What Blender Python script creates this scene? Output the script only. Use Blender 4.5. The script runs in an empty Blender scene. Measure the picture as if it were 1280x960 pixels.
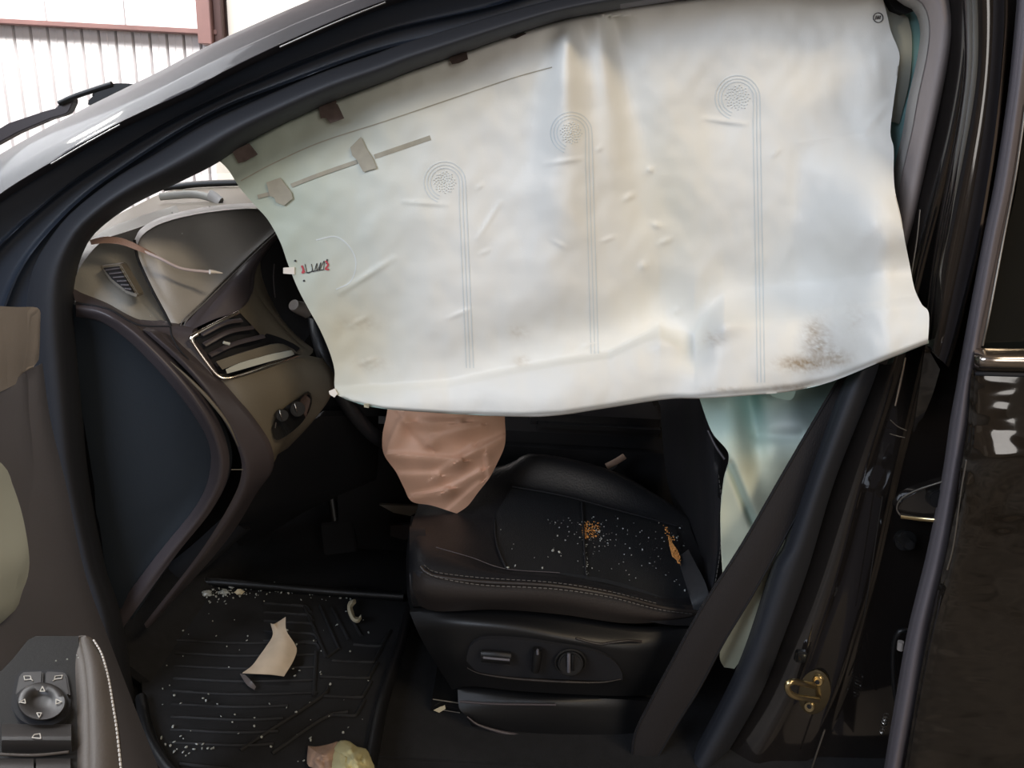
import bpy, bmesh, math, random
from mathutils import Vector, Matrix, noise
random.seed(7)
S = bpy.context.scene
COL = S.collection
V = Vector
# ------------------------------------------------------------------ camera
FPX = 960.0
PITCH, ROLL = math.radians(18), math.radians(3)
CAM = V((0, 0, 1.4))
_f = V((0, math.cos(PITCH), -math.sin(PITCH)))
_r0, _u0 = V((1, 0, 0)), V((0, math.sin(PITCH), math.cos(PITCH)))
_r = _r0*math.cos(ROLL) + _u0*math.sin(ROLL)
_u = _u0*math.cos(ROLL) - _r0*math.sin(ROLL)
cd = bpy.data.cameras.new('camera'); cam = bpy.data.objects.new('camera', cd); COL.objects.link(cam)
cd.sensor_fit = 'HORIZONTAL'; cd.sensor_width = 36; cd.lens = 36*FPX/1280; cd.clip_start = .02
m = Matrix.Identity(4)
for i in range(3):
    m[i][0], m[i][1], m[i][2], m[i][3] = _r[i], _u[i], -_f[i], CAM[i]
cam.matrix_world = m
S.camera = cam
# ------------------------------------------------------------------ world, lights, exposure
S.view_settings.view_transform = 'Standard'; S.view_settings.look = 'None'
S.view_settings.exposure = 0.0; S.view_settings.gamma = 1
w = bpy.data.worlds.new('garage_air'); S.world = w; w.use_nodes = True
w.node_tree.nodes['Background'].inputs[0].default_value = (.50, .52, .60, 1)
w.node_tree.nodes['Background'].inputs[1].default_value = .15
def area(name, loc, target, sx, sy, power, col):
    l = bpy.data.lights.new(name, 'AREA'); l.shape = 'RECTANGLE'; l.size = sx; l.size_y = sy; l.energy = power; l.color = col
    o = bpy.data.objects.new(name, l); COL.objects.link(o); o.location = loc
    o.rotation_euler = (V(target)-V(loc)).to_track_quat('-Z', 'Y').to_euler(); return o
area('daylight_from_open_garage_door', (-2.5, -1.5, 2.95), (0, 1.2, 1.2), 2.2, 2.0, 120, (.76, .85, 1))
area('added_dash_fill', (-3.2, 2.3, 3.1), (-.3, 1.4, 1.1), 2.2, 1.6, 115, (.90, .94, 1))  # added lamp brightening the dash through the windshield; no side bay known
area('added_cabin_fill', (1.5, -2.6, 2.1), (-.6, 1.3, 1.1), 1.6, 1.6, 32, (1, .95, .90))  # added weak fill for dash and door trim; no second bay known
area('warm_ceiling_lamp', (2.4, -1.0, 4.3), (.3, 1.2, 1.1), 1.5, .5, 70, (1, .80, .55))
area('added_wall_light', (-4, 4.2, 4.2), (-3.6, 6.2, 2.2), 5, 1.2, 340, (1, .97, .97))  # added lamp whitening the back wall in place of backlit panels

def lin(c):
    return tuple(((x/255)/12.92 if x/255 <= .04045 else ((x/255+.055)/1.055)**2.4) for x in c)
# ------------------------------------------------------------------ materials
def mat(name, col, rough=.6, metal=0, bump=0, scale=200, var=0, vscale=6, coat=0, spec=.5, sheen=0, sss=0, attr=None, trans=0, stretch=None, dist=0):
    M = bpy.data.materials.new(name); M.use_nodes = True; nt = M.node_tree; N = nt.nodes; L = nt.links
    b = N['Principled BSDF']; I = b.inputs
    I['Base Color'].default_value = (*col, 1); I['Roughness'].default_value = rough; I['Metallic'].default_value = metal
    I['Coat Weight'].default_value = coat; I['Coat Roughness'].default_value = .05
    I['Specular IOR Level'].default_value = spec; I['Sheen Weight'].default_value = sheen
    I['Transmission Weight'].default_value = trans
    tc = N.new('ShaderNodeTexCoord'); mp = N.new('ShaderNodeMapping'); L.new(tc.outputs['Object'], mp.inputs[0])
    if stretch: mp.inputs['Scale'].default_value = stretch
    src = None
    if attr:
        a = N.new('ShaderNodeAttribute'); a.attribute_name = attr; src = a.outputs['Color']; L.new(src, I['Base Color'])
    if var:
        n = N.new('ShaderNodeTexNoise'); n.inputs['Scale'].default_value = vscale; n.inputs['Detail'].default_value = 6
        L.new(mp.outputs[0], n.inputs['Vector'])
        mr = N.new('ShaderNodeMapRange'); mr.inputs[1].default_value = .3; mr.inputs[2].default_value = .7
        mr.inputs[3].default_value = 1-var; mr.inputs[4].default_value = 1+var
        L.new(n.outputs['Fac'], mr.inputs[0])
        mx = N.new('ShaderNodeMix'); mx.data_type = 'RGBA'; mx.blend_type = 'MULTIPLY'; mx.inputs[0].default_value = 1
        if src: L.new(src, mx.inputs[6])
        else: mx.inputs[6].default_value = (*col, 1)
        L.new(mr.outputs[0], mx.inputs[7]); L.new(mx.outputs[2], I['Base Color'])
    if bump:
        n2 = N.new('ShaderNodeTexNoise'); n2.inputs['Scale'].default_value = scale; n2.inputs['Detail'].default_value = 3
        L.new(mp.outputs[0], n2.inputs['Vector'])
        bp = N.new('ShaderNodeBump'); bp.inputs['Strength'].default_value = bump; bp.inputs['Distance'].default_value = .002
        L.new(n2.outputs['Fac'], bp.inputs['Height']); L.new(bp.outputs[0], I['Normal'])
        if dist: bp.inputs['Distance'].default_value = dist; L.new(bp.outputs[0], I['Coat Normal'])
    return M
M = dict(
    dusty=mat('dusty_black_paint', (.030, .028, .032), .55, bump=.05, scale=60, var=.25, vscale=14, spec=.15, coat=.10),
    paint=mat('glossy_black_paint', (.012, .010, .009), .12, bump=0, coat=1),
    waxy=mat('rippled_black_paint', (.010, .008, .006), .10, bump=.7, scale=3.5, coat=1, stretch=(1, 1, 2.2), dist=.03),
    jamb=mat('door_jamb_paint', (.016, .022, .034), .40, coat=.1, var=.15),  # bluish haze is put into this paint colour
    rubber=mat('rubber_weatherstrip', (.020, .022, .028), .62, bump=.08, scale=300),
    lip=mat('grey_rubber_edge', (.14, .125, .135), .5),
    trim=mat('taupe_pillar_trim', (.30, .255, .24), .65, bump=.1, scale=400),
    trim_edge=mat('pale_trim_edge', (.34, .32, .30), .5),
    dash=mat('olive_grey_dash_vinyl', (.26, .25, .22), .55, bump=.15, scale=350, var=.08),
    dashpad=mat('grey_stitched_leather', (.42, .41, .395), .45, bump=.12, scale=420, var=.07),
    dashmid=mat('dark_taupe_plastic', (.062, .052, .056), .42, bump=.08, scale=400),
    dashdark=mat('black_end_cap_plastic', (.008, .013, .019), .6, bump=.1, scale=350),
    dashlow=mat('brown_grey_lower_dash', (.14, .12, .088), .55, bump=.15, scale=350),
    black=mat('black_plastic', (.006, .006, .0065), .45, bump=.08, scale=350),
    softblack=mat('soft_black', (.006, .006, .008), .8),
    gloss=mat('gloss_black_plastic', (.01, .01, .01), .15, coat=.5),
    chrome=mat('satin_chrome', (.62, .56, .50), .22, metal=1),
    brightchrome=mat('bright_chrome', (.8, .74, .66), .12, metal=1),
    pale=mat('pale_silver_accent', (.42, .42, .36), .35),
    brass=mat('yellow_zinc_steel', (.62, .50, .28), .28, metal=1, bump=.1, scale=90),
    zinc=mat('dark_yellow_zinc', (.20, .165, .10), .32, metal=1, bump=.15, scale=90),
    steel=mat('dull_steel', (.35, .33, .30), .35, metal=1),
    leather=mat('black_leather', (.014, .014, .016), .42, bump=.25, scale=260, var=.1),
    insert=mat('perforated_black_leather', (.012, .013, .015), .55, bump=.3, scale=500, var=.15),
    sidelea=mat('brown_black_side_leather', (.024, .019, .017), .45, bump=.2, scale=260),
    thread=mat('grey_thread', (.12, .11, .10), .7),
    palethread=mat('pale_thread', (.55, .52, .48), .7),
    carpet=mat('black_carpet', (.007, .007, .008), .95, bump=.6, scale=500, var=.3, vscale=60),
    matrub=mat('black_rubber_mat', (.006, .006, .007), .75, bump=.2, scale=120, var=.3, vscale=30),
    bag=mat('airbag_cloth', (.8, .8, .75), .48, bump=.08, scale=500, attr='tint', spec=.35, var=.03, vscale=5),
    seam=mat('woven_seam_thread', (.66, .70, .70), .6),
    teal=mat('teal_coated_cloth', (.20, .38, .38), .5, var=.12, vscale=12),
    aqua=mat('pale_aqua_cloth', (.42, .60, .56), .5),
    cream=mat('cream_green_cloth', (.50, .52, .38), .55, attr='tint', bump=.06, scale=400),
    pink=mat('dusty_pink_cloth', (.68, .40, .27), .55, bump=.1, scale=300, var=.08, vscale=14),
    tape=mat('brown_tape', (.135, .10, .088), .5, var=.2, vscale=80),
    faint=mat('faint_tape_showing_through', (.36, .335, .265), .6, var=.1, vscale=60),
    rope=mat('braided_pink_cord', (.34, .22, .18), .7, bump=.5, scale=700),
    ropepale=mat('pale_pink_cord', (.58, .50, .50), .6),
    ink=mat('black_ink', (.03, .03, .035), .6), red=mat('red_ink', (.5, .06, .08), .6),
    white=mat('white_tab', (.8, .74, .66), .6),
    web=mat('brown_black_webbing', (.014, .011, .011), .8, bump=.5, scale=600, stretch=(1, 1, .3)),
    paper=mat('beige_paper', (.50, .40, .29), .75, var=.1, vscale=30),
    cream_paper=mat('cream_paper', (.62, .55, .38), .75),
    film=mat('smoky_film', (.10, .085, .08), .3),
    yellowcloth=mat('pale_yellow_cloth', (.55, .50, .27), .85, bump=.4, scale=120),
    pinkpaper=mat('brownish_pink_paper', (.34, .23, .17), .8, var=.2, vscale=30),
    crumb=mat('glass_crumb', (.34, .36, .34), .3),
    gwall=mat('garage_wall_board', (.30, .22, .15), .7, var=.3, vscale=1.2),
    gpanel=mat('pale_reflection_panel', (.60, .52, .42), .6, var=.2, vscale=1),
    orange=mat('orange_foam', (.55, .24, .06), .8, var=.3, vscale=150),
    doortrim=mat('taupe_door_trim', (.115, .112, .128), .6, bump=.12, scale=350),
    doorlight=mat('light_taupe_corner', (.30, .265, .24), .6, bump=.1, scale=350),
    palegrey=mat('pale_grey_green_panel', (.40, .42, .37), .5),
    arm=mat('brown_armrest_leather', (.060, .045, .033), .6, bump=.12, scale=300),
    switchp=mat('dark_switch_plate', (.014, .013, .012), .7, bump=.1, scale=500, spec=.25),
    switchb=mat('switch_button', (.022, .019, .017), .45, spec=.35),
    icon=mat('pale_switch_icon', (.55, .52, .46), .5),
    wallw=mat('white_siding', (.86, .84, .85), .6, var=.05, vscale=2),
    wallc=mat('cream_board', (.78, .74, .66), .6, var=.04, vscale=2),
    rib=mat('shaded_rib', (.34, .26, .25), .6),
    beam=mat('red_brown_beam', (.22, .12, .11), .6, var=.1),
    beamdark=mat('dark_brown_column_side', (.10, .055, .05), .6),
    concrete=mat('garage_concrete', (.11, .092, .075), .7, bump=.4, scale=30, var=.75, vscale=2.5),
    ceil=mat('garage_ceiling_panel', (.24, .19, .15), .7, var=.15),
    headliner=mat('headliner_felt', (.22, .21, .20), .9),
)
def glassmat(name, col, alpha):
    m_ = bpy.data.materials.new(name); m_.use_nodes = True; b = m_.node_tree.nodes['Principled BSDF']
    b.inputs['Base Color'].default_value = (*col, 1); b.inputs['Roughness'].default_value = .03; b.inputs['Alpha'].default_value = alpha
    return m_
M['glass'] = glassmat('windshield_glass', (.55, .62, .60), .10)
M['tint'] = mat('privacy_glass', (.008, .009, .008), .06, coat=1)

# ------------------------------------------------------------------ helpers
def ray(px, py): return _r*((px-640)/FPX) + _u*((480-py)/FPX) + _f
def P(px, py, Y): d = ray(px, py); return CAM + d*(Y/d.y)
def PF(px, py, z): d = ray(px, py); return CAM + d*((z-CAM.z)/d.z)
def T(p): return P(*p)
def cr(pts, n):
    """Catmull-Rom through tuples, n samples, roughly even in chord length"""
    pts = [V(p) for p in pts]
    if len(pts) == 2: return [pts[0].lerp(pts[1], i/(n-1)) for i in range(n)]
    L = [0]
    for a, b in zip(pts, pts[1:]): L.append(L[-1] + max((b-a).length, 1e-6))
    out = []
    for i in range(n):
        s = L[-1]*i/(n-1); k = 0
        while k < len(L)-2 and L[k+1] < s: k += 1
        t = (s-L[k])/(L[k+1]-L[k]); p1, p2 = pts[k], pts[k+1]
        p0 = pts[k-1] if k else p1*2-p2
        p3 = pts[k+2] if k+2 < len(pts) else p2*2-p1
        out.append(.5*((2*p1) + (p2-p0)*t + (2*p0-5*p1+4*p2-p3)*t*t + (3*p1-p0-3*p2+p3)*t**3))
    return out
def link(name, me, material, parent=None, smooth=True):
    o = bpy.data.objects.new(name, me); COL.objects.link(o)
    if material is not None: me.materials.append(M[material] if isinstance(material, str) else material)
    if smooth: me.shade_smooth()
    if parent is not None: o.parent = parent; o.matrix_parent_inverse = parent.matrix_world.inverted() if False else Matrix.Translation(-parent.location)
    return o
def from_bm(name, bm, material, parent=None, smooth=False, sharp=None):
    bmesh.ops.recalc_face_normals(bm, faces=bm.faces)
    me = bpy.data.meshes.new(name); bm.to_mesh(me); bm.free()
    o = link(name, me, material, parent, smooth or sharp is not None)
    if sharp is not None: me.set_sharp_from_angle(angle=math.radians(sharp))
    return o
def grid_mesh(name, G, material, parent=None, thick=.003, dirv=(0, 1, 0), colors=None, sharp=50):
    nu, nv = len(G[0]), len(G); d = V(dirv)*thick
    vs = [p for row in G for p in row]; n = len(vs)
    fs = [(j*nu+i, j*nu+i+1, (j+1)*nu+i+1, (j+1)*nu+i) for j in range(nv-1) for i in range(nu-1)]
    if thick:
        vs = vs + [p+d for p in vs]
        fs += [tuple(n+k for k in reversed(f)) for f in fs]
        ring = [i for i in range(nu)] + [j*nu+nu-1 for j in range(1, nv)] + [(nv-1)*nu+i for i in range(nu-2, -1, -1)] + [j*nu for j in range(nv-2, 0, -1)]
        for a, b in zip(ring, ring[1:]+ring[:1]): fs.append((b, a, n+a, n+b))
    me = bpy.data.meshes.new(name); me.from_pydata([tuple(v) for v in vs], [], fs); me.update()
    if colors is not None:
        at = me.color_attributes.new('tint', 'FLOAT_COLOR', 'POINT')
        cc = colors + (colors if thick else [])
        flat = []
        for c in cc: flat += [c[0], c[1], c[2], 1]
        at.data.foreach_set('color', flat)
    bm = bmesh.new(); bm.from_mesh(me); bmesh.ops.recalc_face_normals(bm, faces=bm.faces); bm.to_mesh(me); bm.free()
    o = link(name, me, material, parent, True); me.set_sharp_from_angle(angle=math.radians(sharp)); return o
def loft(name, curves, material, parent=None, nu=48, nv=None, thick=.003, dirv=(0, 1, 0), world=False, smoothv=True, sharp=50):
    C = [cr(c, nu) for c in curves]
    if nv is None: nv = (len(curves)-1)*6+1
    G = [[None]*nu for _ in range(nv)]
    for i in range(nu):
        col = cr([c[i] for c in C], nv) if smoothv and len(C) > 2 else cr2([c[i] for c in C], nv)
        for j in range(nv): G[j][i] = V(col[j]) if world else P(*col[j])
    return grid_mesh(name, G, material, parent, thick, dirv, sharp=sharp)
def cr2(pts, n):
    out = []
    for i in range(n):
        s = (len(pts)-1)*i/(n-1); k = min(int(s), len(pts)-2); out.append(V(pts[k]).lerp(V(pts[k+1]), s-k))
    return out
def slab(name, outline, material, parent=None, thick=.01, dirv=(0, 1, 0), smooth_n=0, world=False, bevel=0):
    """solid plate: outline of (px,py,Y) (or world points), extruded along dirv"""
    if smooth_n: outline = cr(list(outline)+[outline[0]], smooth_n+1)[:-1]
    pts = [V(p) if world else P(*p) for p in outline]
    bm = bmesh.new(); vs = [bm.verts.new(p) for p in pts]; f = bm.faces.new(vs)
    r = bmesh.ops.extrude_face_region(bm, geom=[f])
    for g in r['geom']:
        if isinstance(g, bmesh.types.BMVert): g.co += V(dirv)*thick
    bm.faces.ensure_lookup_table()
    if bevel: bmesh.ops.bevel(bm, geom=[e for e in bm.edges], offset=bevel, segments=2, affect='EDGES', clamp_overlap=True)
    bmesh.ops.triangulate(bm, faces=[f for f in bm.faces if len(f.verts) > 4])
    return from_bm(name, bm, material, parent, sharp=40)
def tube(name, pts, r, material, parent=None, n=8, world=False, samples=None, taper=None, bm=None, flat=1, flatdir=None):
    pts = cr(pts, samples or max(2, len(pts)*6)) if len(pts) > 2 else [V(p) for p in pts]
    pts = [V(p) if world else P(*p) for p in pts]
    own = bm is None
    if own: bm = bmesh.new()
    rings = []; up = None
    for i, p in enumerate(pts):
        t = (pts[min(i+1, len(pts)-1)]-pts[max(i-1, 0)]).normalized()
        if up is None: up = (flatdir or V((0, 1, 0))); 
        a = t.cross(up); 
        if a.length < 1e-4: a = t.cross(V((1, 0, .3)))
        a.normalize(); b = a.cross(t).normalized(); up = b
        if flatdir: b = (flatdir - t*flatdir.dot(t)).normalized(); a = t.cross(b).normalized(); up = flatdir
        rr = r*(taper(i/(len(pts)-1)) if taper else 1)
        rings.append([bm.verts.new(p + a*math.cos(k*2*math.pi/n)*rr + b*math.sin(k*2*math.pi/n)*rr*flat) for k in range(n)])
    for A, B in zip(rings, rings[1:]):
        for k in range(n): bm.faces.new((A[k], A[(k+1) % n], B[(k+1) % n], B[k]))
    bm.faces.new(rings[0][::-1]); bm.faces.new(rings[-1])
    if own: return from_bm(name, bm, material, parent, sharp=60)
def box(name, c, size, material, parent=None, rot=None, bevel=.003, seg=2):
    bm = bmesh.new(); bmesh.ops.create_cube(bm, size=1); bmesh.ops.scale(bm, vec=size, verts=bm.verts)
    if bevel: bmesh.ops.bevel(bm, geom=bm.edges[:], offset=bevel, segments=seg, affect='EDGES')
    R = rot if rot is not None else Matrix.Identity(3)
    for v in bm.verts: v.co = R @ v.co + V(c)
    return from_bm(name, bm, material, parent, sharp=45)
def disc(name, c, axis, r, depth, material, parent=None, n=28, top=1.0, bevel=.0):
    bm = bmesh.new(); bmesh.ops.create_cone(bm, cap_ends=True, segments=n, radius1=r, radius2=r*top, depth=depth)
    q = V(axis).normalized().to_track_quat('Z', 'Y').to_matrix()
    if bevel: bmesh.ops.bevel(bm, geom=[e for e in bm.edges if e.calc_face_angle(0) > .9], offset=bevel, segments=2, affect='EDGES')
    for v in bm.verts: v.co = q @ v.co + V(c)
    return from_bm(name, bm, material, parent, sharp=45)
def thing(name, label, cat, loc=(0, 0, 0), group=None):
    o = bpy.data.objects.new(name, None); COL.objects.link(o); o.location = loc; o.empty_display_size = .05
    o['label'] = label; o['category'] = cat
    if group: o['group'] = group
    return o
def tag(o, label, cat, group=None, kind=None):
    o['label'] = label; o['category'] = cat
    if group: o['group'] = group
    if kind: o['kind'] = kind
    return o
def struct(o): o['kind'] = 'structure'; return o
def lab(o, t): o['label'] = t; return o

# ================================================================== SETTING
YW = 6.2
g = box('floor', (0, 1.5, -.06), (16, 12, .12), 'concrete', bevel=0); struct(g)
g = box('ceiling', (0, 1.5, 5.66), (16, 12, .12), 'ceil', bevel=0); struct(g)
wb = box('wall_back', (0, YW+.16, 2.8), (16, .12, 5.6), 'rib', bevel=0); struct(wb)
# horizontal rail line passes pixels (0,28)-(255,45)
def wz(px, py): return P(px, py, YW)
a0, a1 = wz(0, 29), wz(258, 45)
zr = (a0.z+a1.z)/2
xcol0, xcol1 = wz(256, 20).x, wz(276, 20).x
# corrugated siding under the rail: one tall panel per rib spacing
px_list = [-3+21.2*i for i in range(-3, 14)]
xs = [wz(p*1.0, 36).x for p in px_list]
xs = [x for x in xs if x < xcol1+.3]
step = xs[1]-xs[0]
pan = None
for i, x in enumerate(xs):
    wd = step*.87
    bm = bmesh.new()
    prof = [(0, .02), (.03*wd, 0), (.45*wd, 0), (.5*wd, .006), (.55*wd, 0), (.97*wd, 0), (wd, .02)]
    lo = [bm.verts.new((a, b, 0)) for a, b in prof]; hi = [bm.verts.new((a, b, zr)) for a, b in prof]
    for k in range(len(prof)-1): bm.faces.new((lo[k], lo[k+1], hi[k+1], hi[k]))
    lob = bm.verts.new((wd, .1, 0)), bm.verts.new((0, .1, 0)); hib = bm.verts.new((wd, .1, zr)), bm.verts.new((0, .1, zr))
    bm.faces.new((lo[-1], lob[0], hib[0], hi[-1])); bm.faces.new((lob[0], lob[1], hib[1], hib[0])); bm.faces.new((lob[1], lo[0], hi[0], hib[1]))
    if pan is None:
        pan = from_bm('siding_panel', bm, 'wallw', wb); o = pan
    else:
        bm.free(); o = pan.copy(); COL.objects.link(o)
    o.location = (x-xs[0]+xs[0]-0, YW-.005, 0)
    o.matrix_parent_inverse = Matrix.Identity(4)
xb = xs[0]-.4
for k in range(4):
    ww = (xcol0-xb)/4
    box('upper_board', (xb+ww*(k+.5), YW, zr+.03+.9), (ww-.012, .05, 1.8), 'wallw', wb, bevel=.004)
for k in range(3):
    box('cream_board', (xcol1+.05+.62*(k+.5), YW, zr+.03+.85), (.605, .05, 1.9), 'wallc', wb, bevel=.004)
t1 = struct(box('trim_1', ((xb+xcol1)/2, YW-.06, zr+.012), (xcol1-xb, .10, .035), 'beam', bevel=.004))
t2 = struct(box('trim_2', (xcol0+.05, YW-.09, zr+1.0-.05), (.10, .14, 2.05), 'beam', bevel=.004))
t3 = struct(box('trim_3', (xcol0+.13, YW-.05, zr+1.0-.05), (.055, .10, 2.05), 'beamdark', bevel=.004))
t4 = struct(box('trim_4', (xcol1+1.1, YW-.06, zr-.10), (2.2, .08, .03), 'beam', bevel=.004))
box('ledge_board', (xcol1+.95, YW, zr-.75), (2.1, .05, 1.2), 'wallc', wb, bevel=.004)

wf = struct(box('wall_front', (0, -4.4, 2.8), (16, .12, 5.6), 'gwall', bevel=0))
for k, (x, z, w_, h_) in enumerate([(-1.2, 1.1, .9, 2.1), (1.4, 2.2, 1.6, .9), (4.2, 1.5, 2.2, 2.6)]):
    box('reflection_panel', (x, -4.3, z), (w_, .06, h_), 'gpanel', wf, bevel=.01)  # unseen pale boxes added for the black rear door to reflect
struct(box('wall_right', (7.9, 1.5, 2.8), (.12, 12, 5.6), 'gwall', bevel=0))
lampm = bpy.data.materials.new('lit_lamp_diffuser'); lampm.use_nodes = True
lb_ = lampm.node_tree.nodes['Principled BSDF'].inputs; lb_['Emission Color'].default_value = (1, .95, .86, 1); lb_['Emission Strength'].default_value = 150
lt = thing('ceiling_light', 'lit rectangular ceiling lamp above the bonnet, seen only as a glint on the roof pillar', 'lamp', (-4.95, 3.6, 5.6))
box('lamp_housing', (-4.95, 3.6, 4.36), (1.1, .42, .08), 'dashdark', lt, bevel=.005)
box('diffuser', (-4.95, 3.6, 4.30), (.95, .30, .04), lampm, lt, bevel=.005)
for x in (-5.3, -4.6): tube('suspension_rod', [(x, 3.6, 4.39), (x, 3.6, 5.6)], .006, 'steel', lt, world=True)
# ================================================================== CAR BODY
car = thing('car_body', 'black painted car body around the open front doorway, dusty along the roof pillar', 'car', (0, 1.15, .2))
C0 = [(-220, 330), (-110, 262), (0, 193), (60, 159), (84, 147), (112, 132), (169, 104), (200, 89), (275, 50), (394, -2), (500, -40), (640, -78), (850, -110), (1050, -120), (1330, -125)]
C1 = [(-220, 420), (-110, 325), (0, 244), (67, 202), (100, 182), (150, 154), (240, 112), (277, 92), (360, 52), (480, 2), (600, -30), (700, -50), (850, -72), (1050, -85), (1330, -92)]
def off(c, dx, dy, Y): return [(x+dx, y+dy, Y if not callable(Y) else Y(x)) for x, y in c]
def mixc(a, b, t, Y): 
    A, B = cr([(*p, 0) for p in a], 60), cr([(*p, 0) for p in b], 60)
    return [(p.x*(1-t)+q.x*t, p.y*(1-t)+q.y*t, Y) for p, q in zip(A, B)]
loft('roof_skin', [off(C0, 2, 8, 1.34), off(C0, 0, 0, 1.26), mixc(C0, C1, .12, 1.215), mixc(C0, C1, .5, 1.165), mixc(C0, C1, .9, 1.135), off(C1, 0, 0, 1.132), off(C1, 2, 6, 1.145)],
     'dusty', car, nu=110, nv=37, thick=.006)
# inner frame between paint edge and weatherstrip
C2 = [(-40, 960), (-30, 800), (-20, 640), (12, 500), (36, 400), (52, 345), (80, 300), (120, 255), (172, 215), (270, 151), (360, 116), (480, 76), (610, 50), (707, 10), (775, -6), (900, -28), (1050, -42), (1150, -40), (1215, -10)]
C1b = [(-320, 960), (-290, 760), (-250, 560), (-190, 420), (-110, 325), (-60, 285), (0, 244), (67, 202), (150, 154), (240, 112), (277, 92), (360, 52), (480, 2), (600, -30), (700, -50), (850, -72), (1050, -85), (1220, -90), (1330, -60)]
loft('door_frame', [mixc(C1b, C2, 0, 1.142), mixc(C1b, C2, .10, 1.165), mixc(C1b, C2, .45, 1.18), mixc(C1b, C2, .5, 1.172), mixc(C1b, C2, .55, 1.185), mixc(C1b, C2, .75, 1.187), mixc(C1b, C2, .80, 1.18), mixc(C1b, C2, .85, 1.19), mixc(C1b, C2, 1, 1.195)],
     'jamb', car, nu=110, nv=49, thick=.01)
tube('drip_line', [(64, 205, 1.128), (110, 178, 1.128), (150, 156, 1.128)], .0012, 'steel', car)
tube('drip_line', [(350, 59, 1.128), (420, 28, 1.128), (482, 3, 1.128)], .0013, 'steel', car)
# weatherstrip around the doorway (front and top)
Cin = [(235, 1000), (206, 960), (180, 919), (165, 862), (150, 769), (131, 712), (109, 600), (100, 500), (92, 400), (92, 350), (98, 325), (112, 297), (140, 272), (172, 252), (210, 234), (270, 204), (319, 172), (412, 128), (480, 103), (512, 90), (640, 45), (707, 24), (775, 12), (880, -4), (1000, -14), (1110, -12)]
Cout = [(160, 1010), (150, 960), (140, 919), (125, 862), (105, 769), (86, 701), (60, 600), (46, 500), (38, 400), (44, 345), (58, 312), (85, 274), (125, 240), (160, 216), (196, 196), (255, 160), (300, 138), (396, 96), (470, 70), (505, 57), (632, 18), (700, 0), (770, -14), (880, -30), (1000, -40), (1120, -38)]
loft('weatherstrip', [mixc(Cout, Cin, -.12, 1.20), mixc(Cout, Cin, .0, 1.16), mixc(Cout, Cin, .25, 1.135), mixc(Cout, Cin, .5, 1.13), mixc(Cout, Cin, .75, 1.145), mixc(Cout, Cin, .93, 1.175), mixc(Cout, Cin, 1, 1.21)],
     'rubber', car, nu=120, nv=31, thick=.006)
lab(loft('pillar_trim', [mixc(Cout, Cin, .62, 1.137)[48:], mixc(Cout, Cin, .85, 1.155)[48:], mixc(Cout, Cin, 1.0, 1.20)[48:], mixc(Cout, Cin, 1.03, 1.24)[48:]], 'doortrim', car, nu=40, nv=13, thick=.004), 'dark taupe inner trim strip along roof edge')
# rear upper corner of the opening : taupe trim
R_in = [(1110, -30), (1130, -2), (1148, 10), (1156, 34), (1153, 69), (1141, 124), (1134, 165), (1119, 232), (1108, 300), (1092, 380), (1068, 470)]
R_out = [(1150, -60), (1180, -25), (1190, 5), (1193, 40), (1188, 80), (1180, 120), (1170, 165), (1149, 262), (1136, 310), (1118, 390), (1095, 465)]
loft('rear_pillar_trim', [mixc(R_in, R_out, 0, 1.20), mixc(R_in, R_out, .08, 1.165), mixc(R_in, R_out, .5, 1.135), mixc(R_in, R_out, .85, 1.135), mixc(R_in, R_out, 1, 1.17)], 'trim', car, nu=50, nv=25, thick=.006)
loft('trim_edge', [mixc(R_in, R_out, -.12, 1.20), mixc(R_in, R_out, .02, 1.17), mixc(R_in, R_out, .15, 1.155)], 'trim_edge', car, nu=50, nv=7, thick=.004)
# rear weatherstrip down to the sill
W_l = [(1062, 470), (1048, 495), (1010, 600), (980, 686), (965, 712), (924, 832), (860, 956), (835, 1000)]
W_r = [(1100, 455), (1090, 485), (1044, 600), (1010, 712), (980, 795), (950, 870), (901, 956), (875, 1005)]
loft('rear_weatherstrip', [mixc(W_l, W_r, 0, 1.15), mixc(W_l, W_r, .12, 1.112), mixc(W_l, W_r, .4, 1.095), mixc(W_l, W_r, .7, 1.10), mixc(W_l, W_r, 1, 1.14)], 'rubber', car, nu=50, nv=25, thick=.006)
# centre pillar: jamb and outer applique
J_l = [(1188, -40), (1188, 20), (1185, 80), (1170, 165), (1145, 262), (1130, 320), (1105, 420), (1085, 485), (1044, 600), (1010, 712), (980, 795), (950, 870), (901, 956), (880, 1000)]
J_r = [(1330, -40), (1320, 60), (1305, 160), (1290, 240), (1270, 320), (1255, 400), (1245, 470), (1240, 540), (1235, 620), (1225, 720), (1210, 800), (1195, 880), (1180, 960), (1170, 1010)]
loft('pillar_jamb', [mixc(J_l, J_r, -.09, 1.165), mixc(J_l, J_r, .08, 1.125), mixc(J_l, J_r, .16, 1.112), mixc(J_l, J_r, .22, 1.12), mixc(J_l, J_r, .38, 1.125), mixc(J_l, J_r, .42, 1.135), mixc(J_l, J_r, .7, 1.14), mixc(J_l, J_r, 1, 1.15)],
     'paint', car, nu=90, nv=43, thick=.008)
A_l = [(1208, -40), (1212, 20), (1212, 80), (1205, 140), (1190, 220), (1176, 290), (1166, 350), (1160, 400), (1157, 428)]
A_r = [(1262, -40), (1262, 20), (1258, 80), (1250, 160), (1238, 240), (1225, 310), (1208, 380), (1195, 430), (1186, 460)]
loft('pillar_applique', [mixc(A_l, A_r, -.03, 1.10), mixc(A_l, A_r, .06, 1.062), mixc(A_l, A_r, .4, 1.045), mixc(A_l, A_r, .8, 1.05), mixc(A_l, A_r, 1, 1.075)], 'paint', car, nu=50, nv=21, thick=.012)
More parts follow.
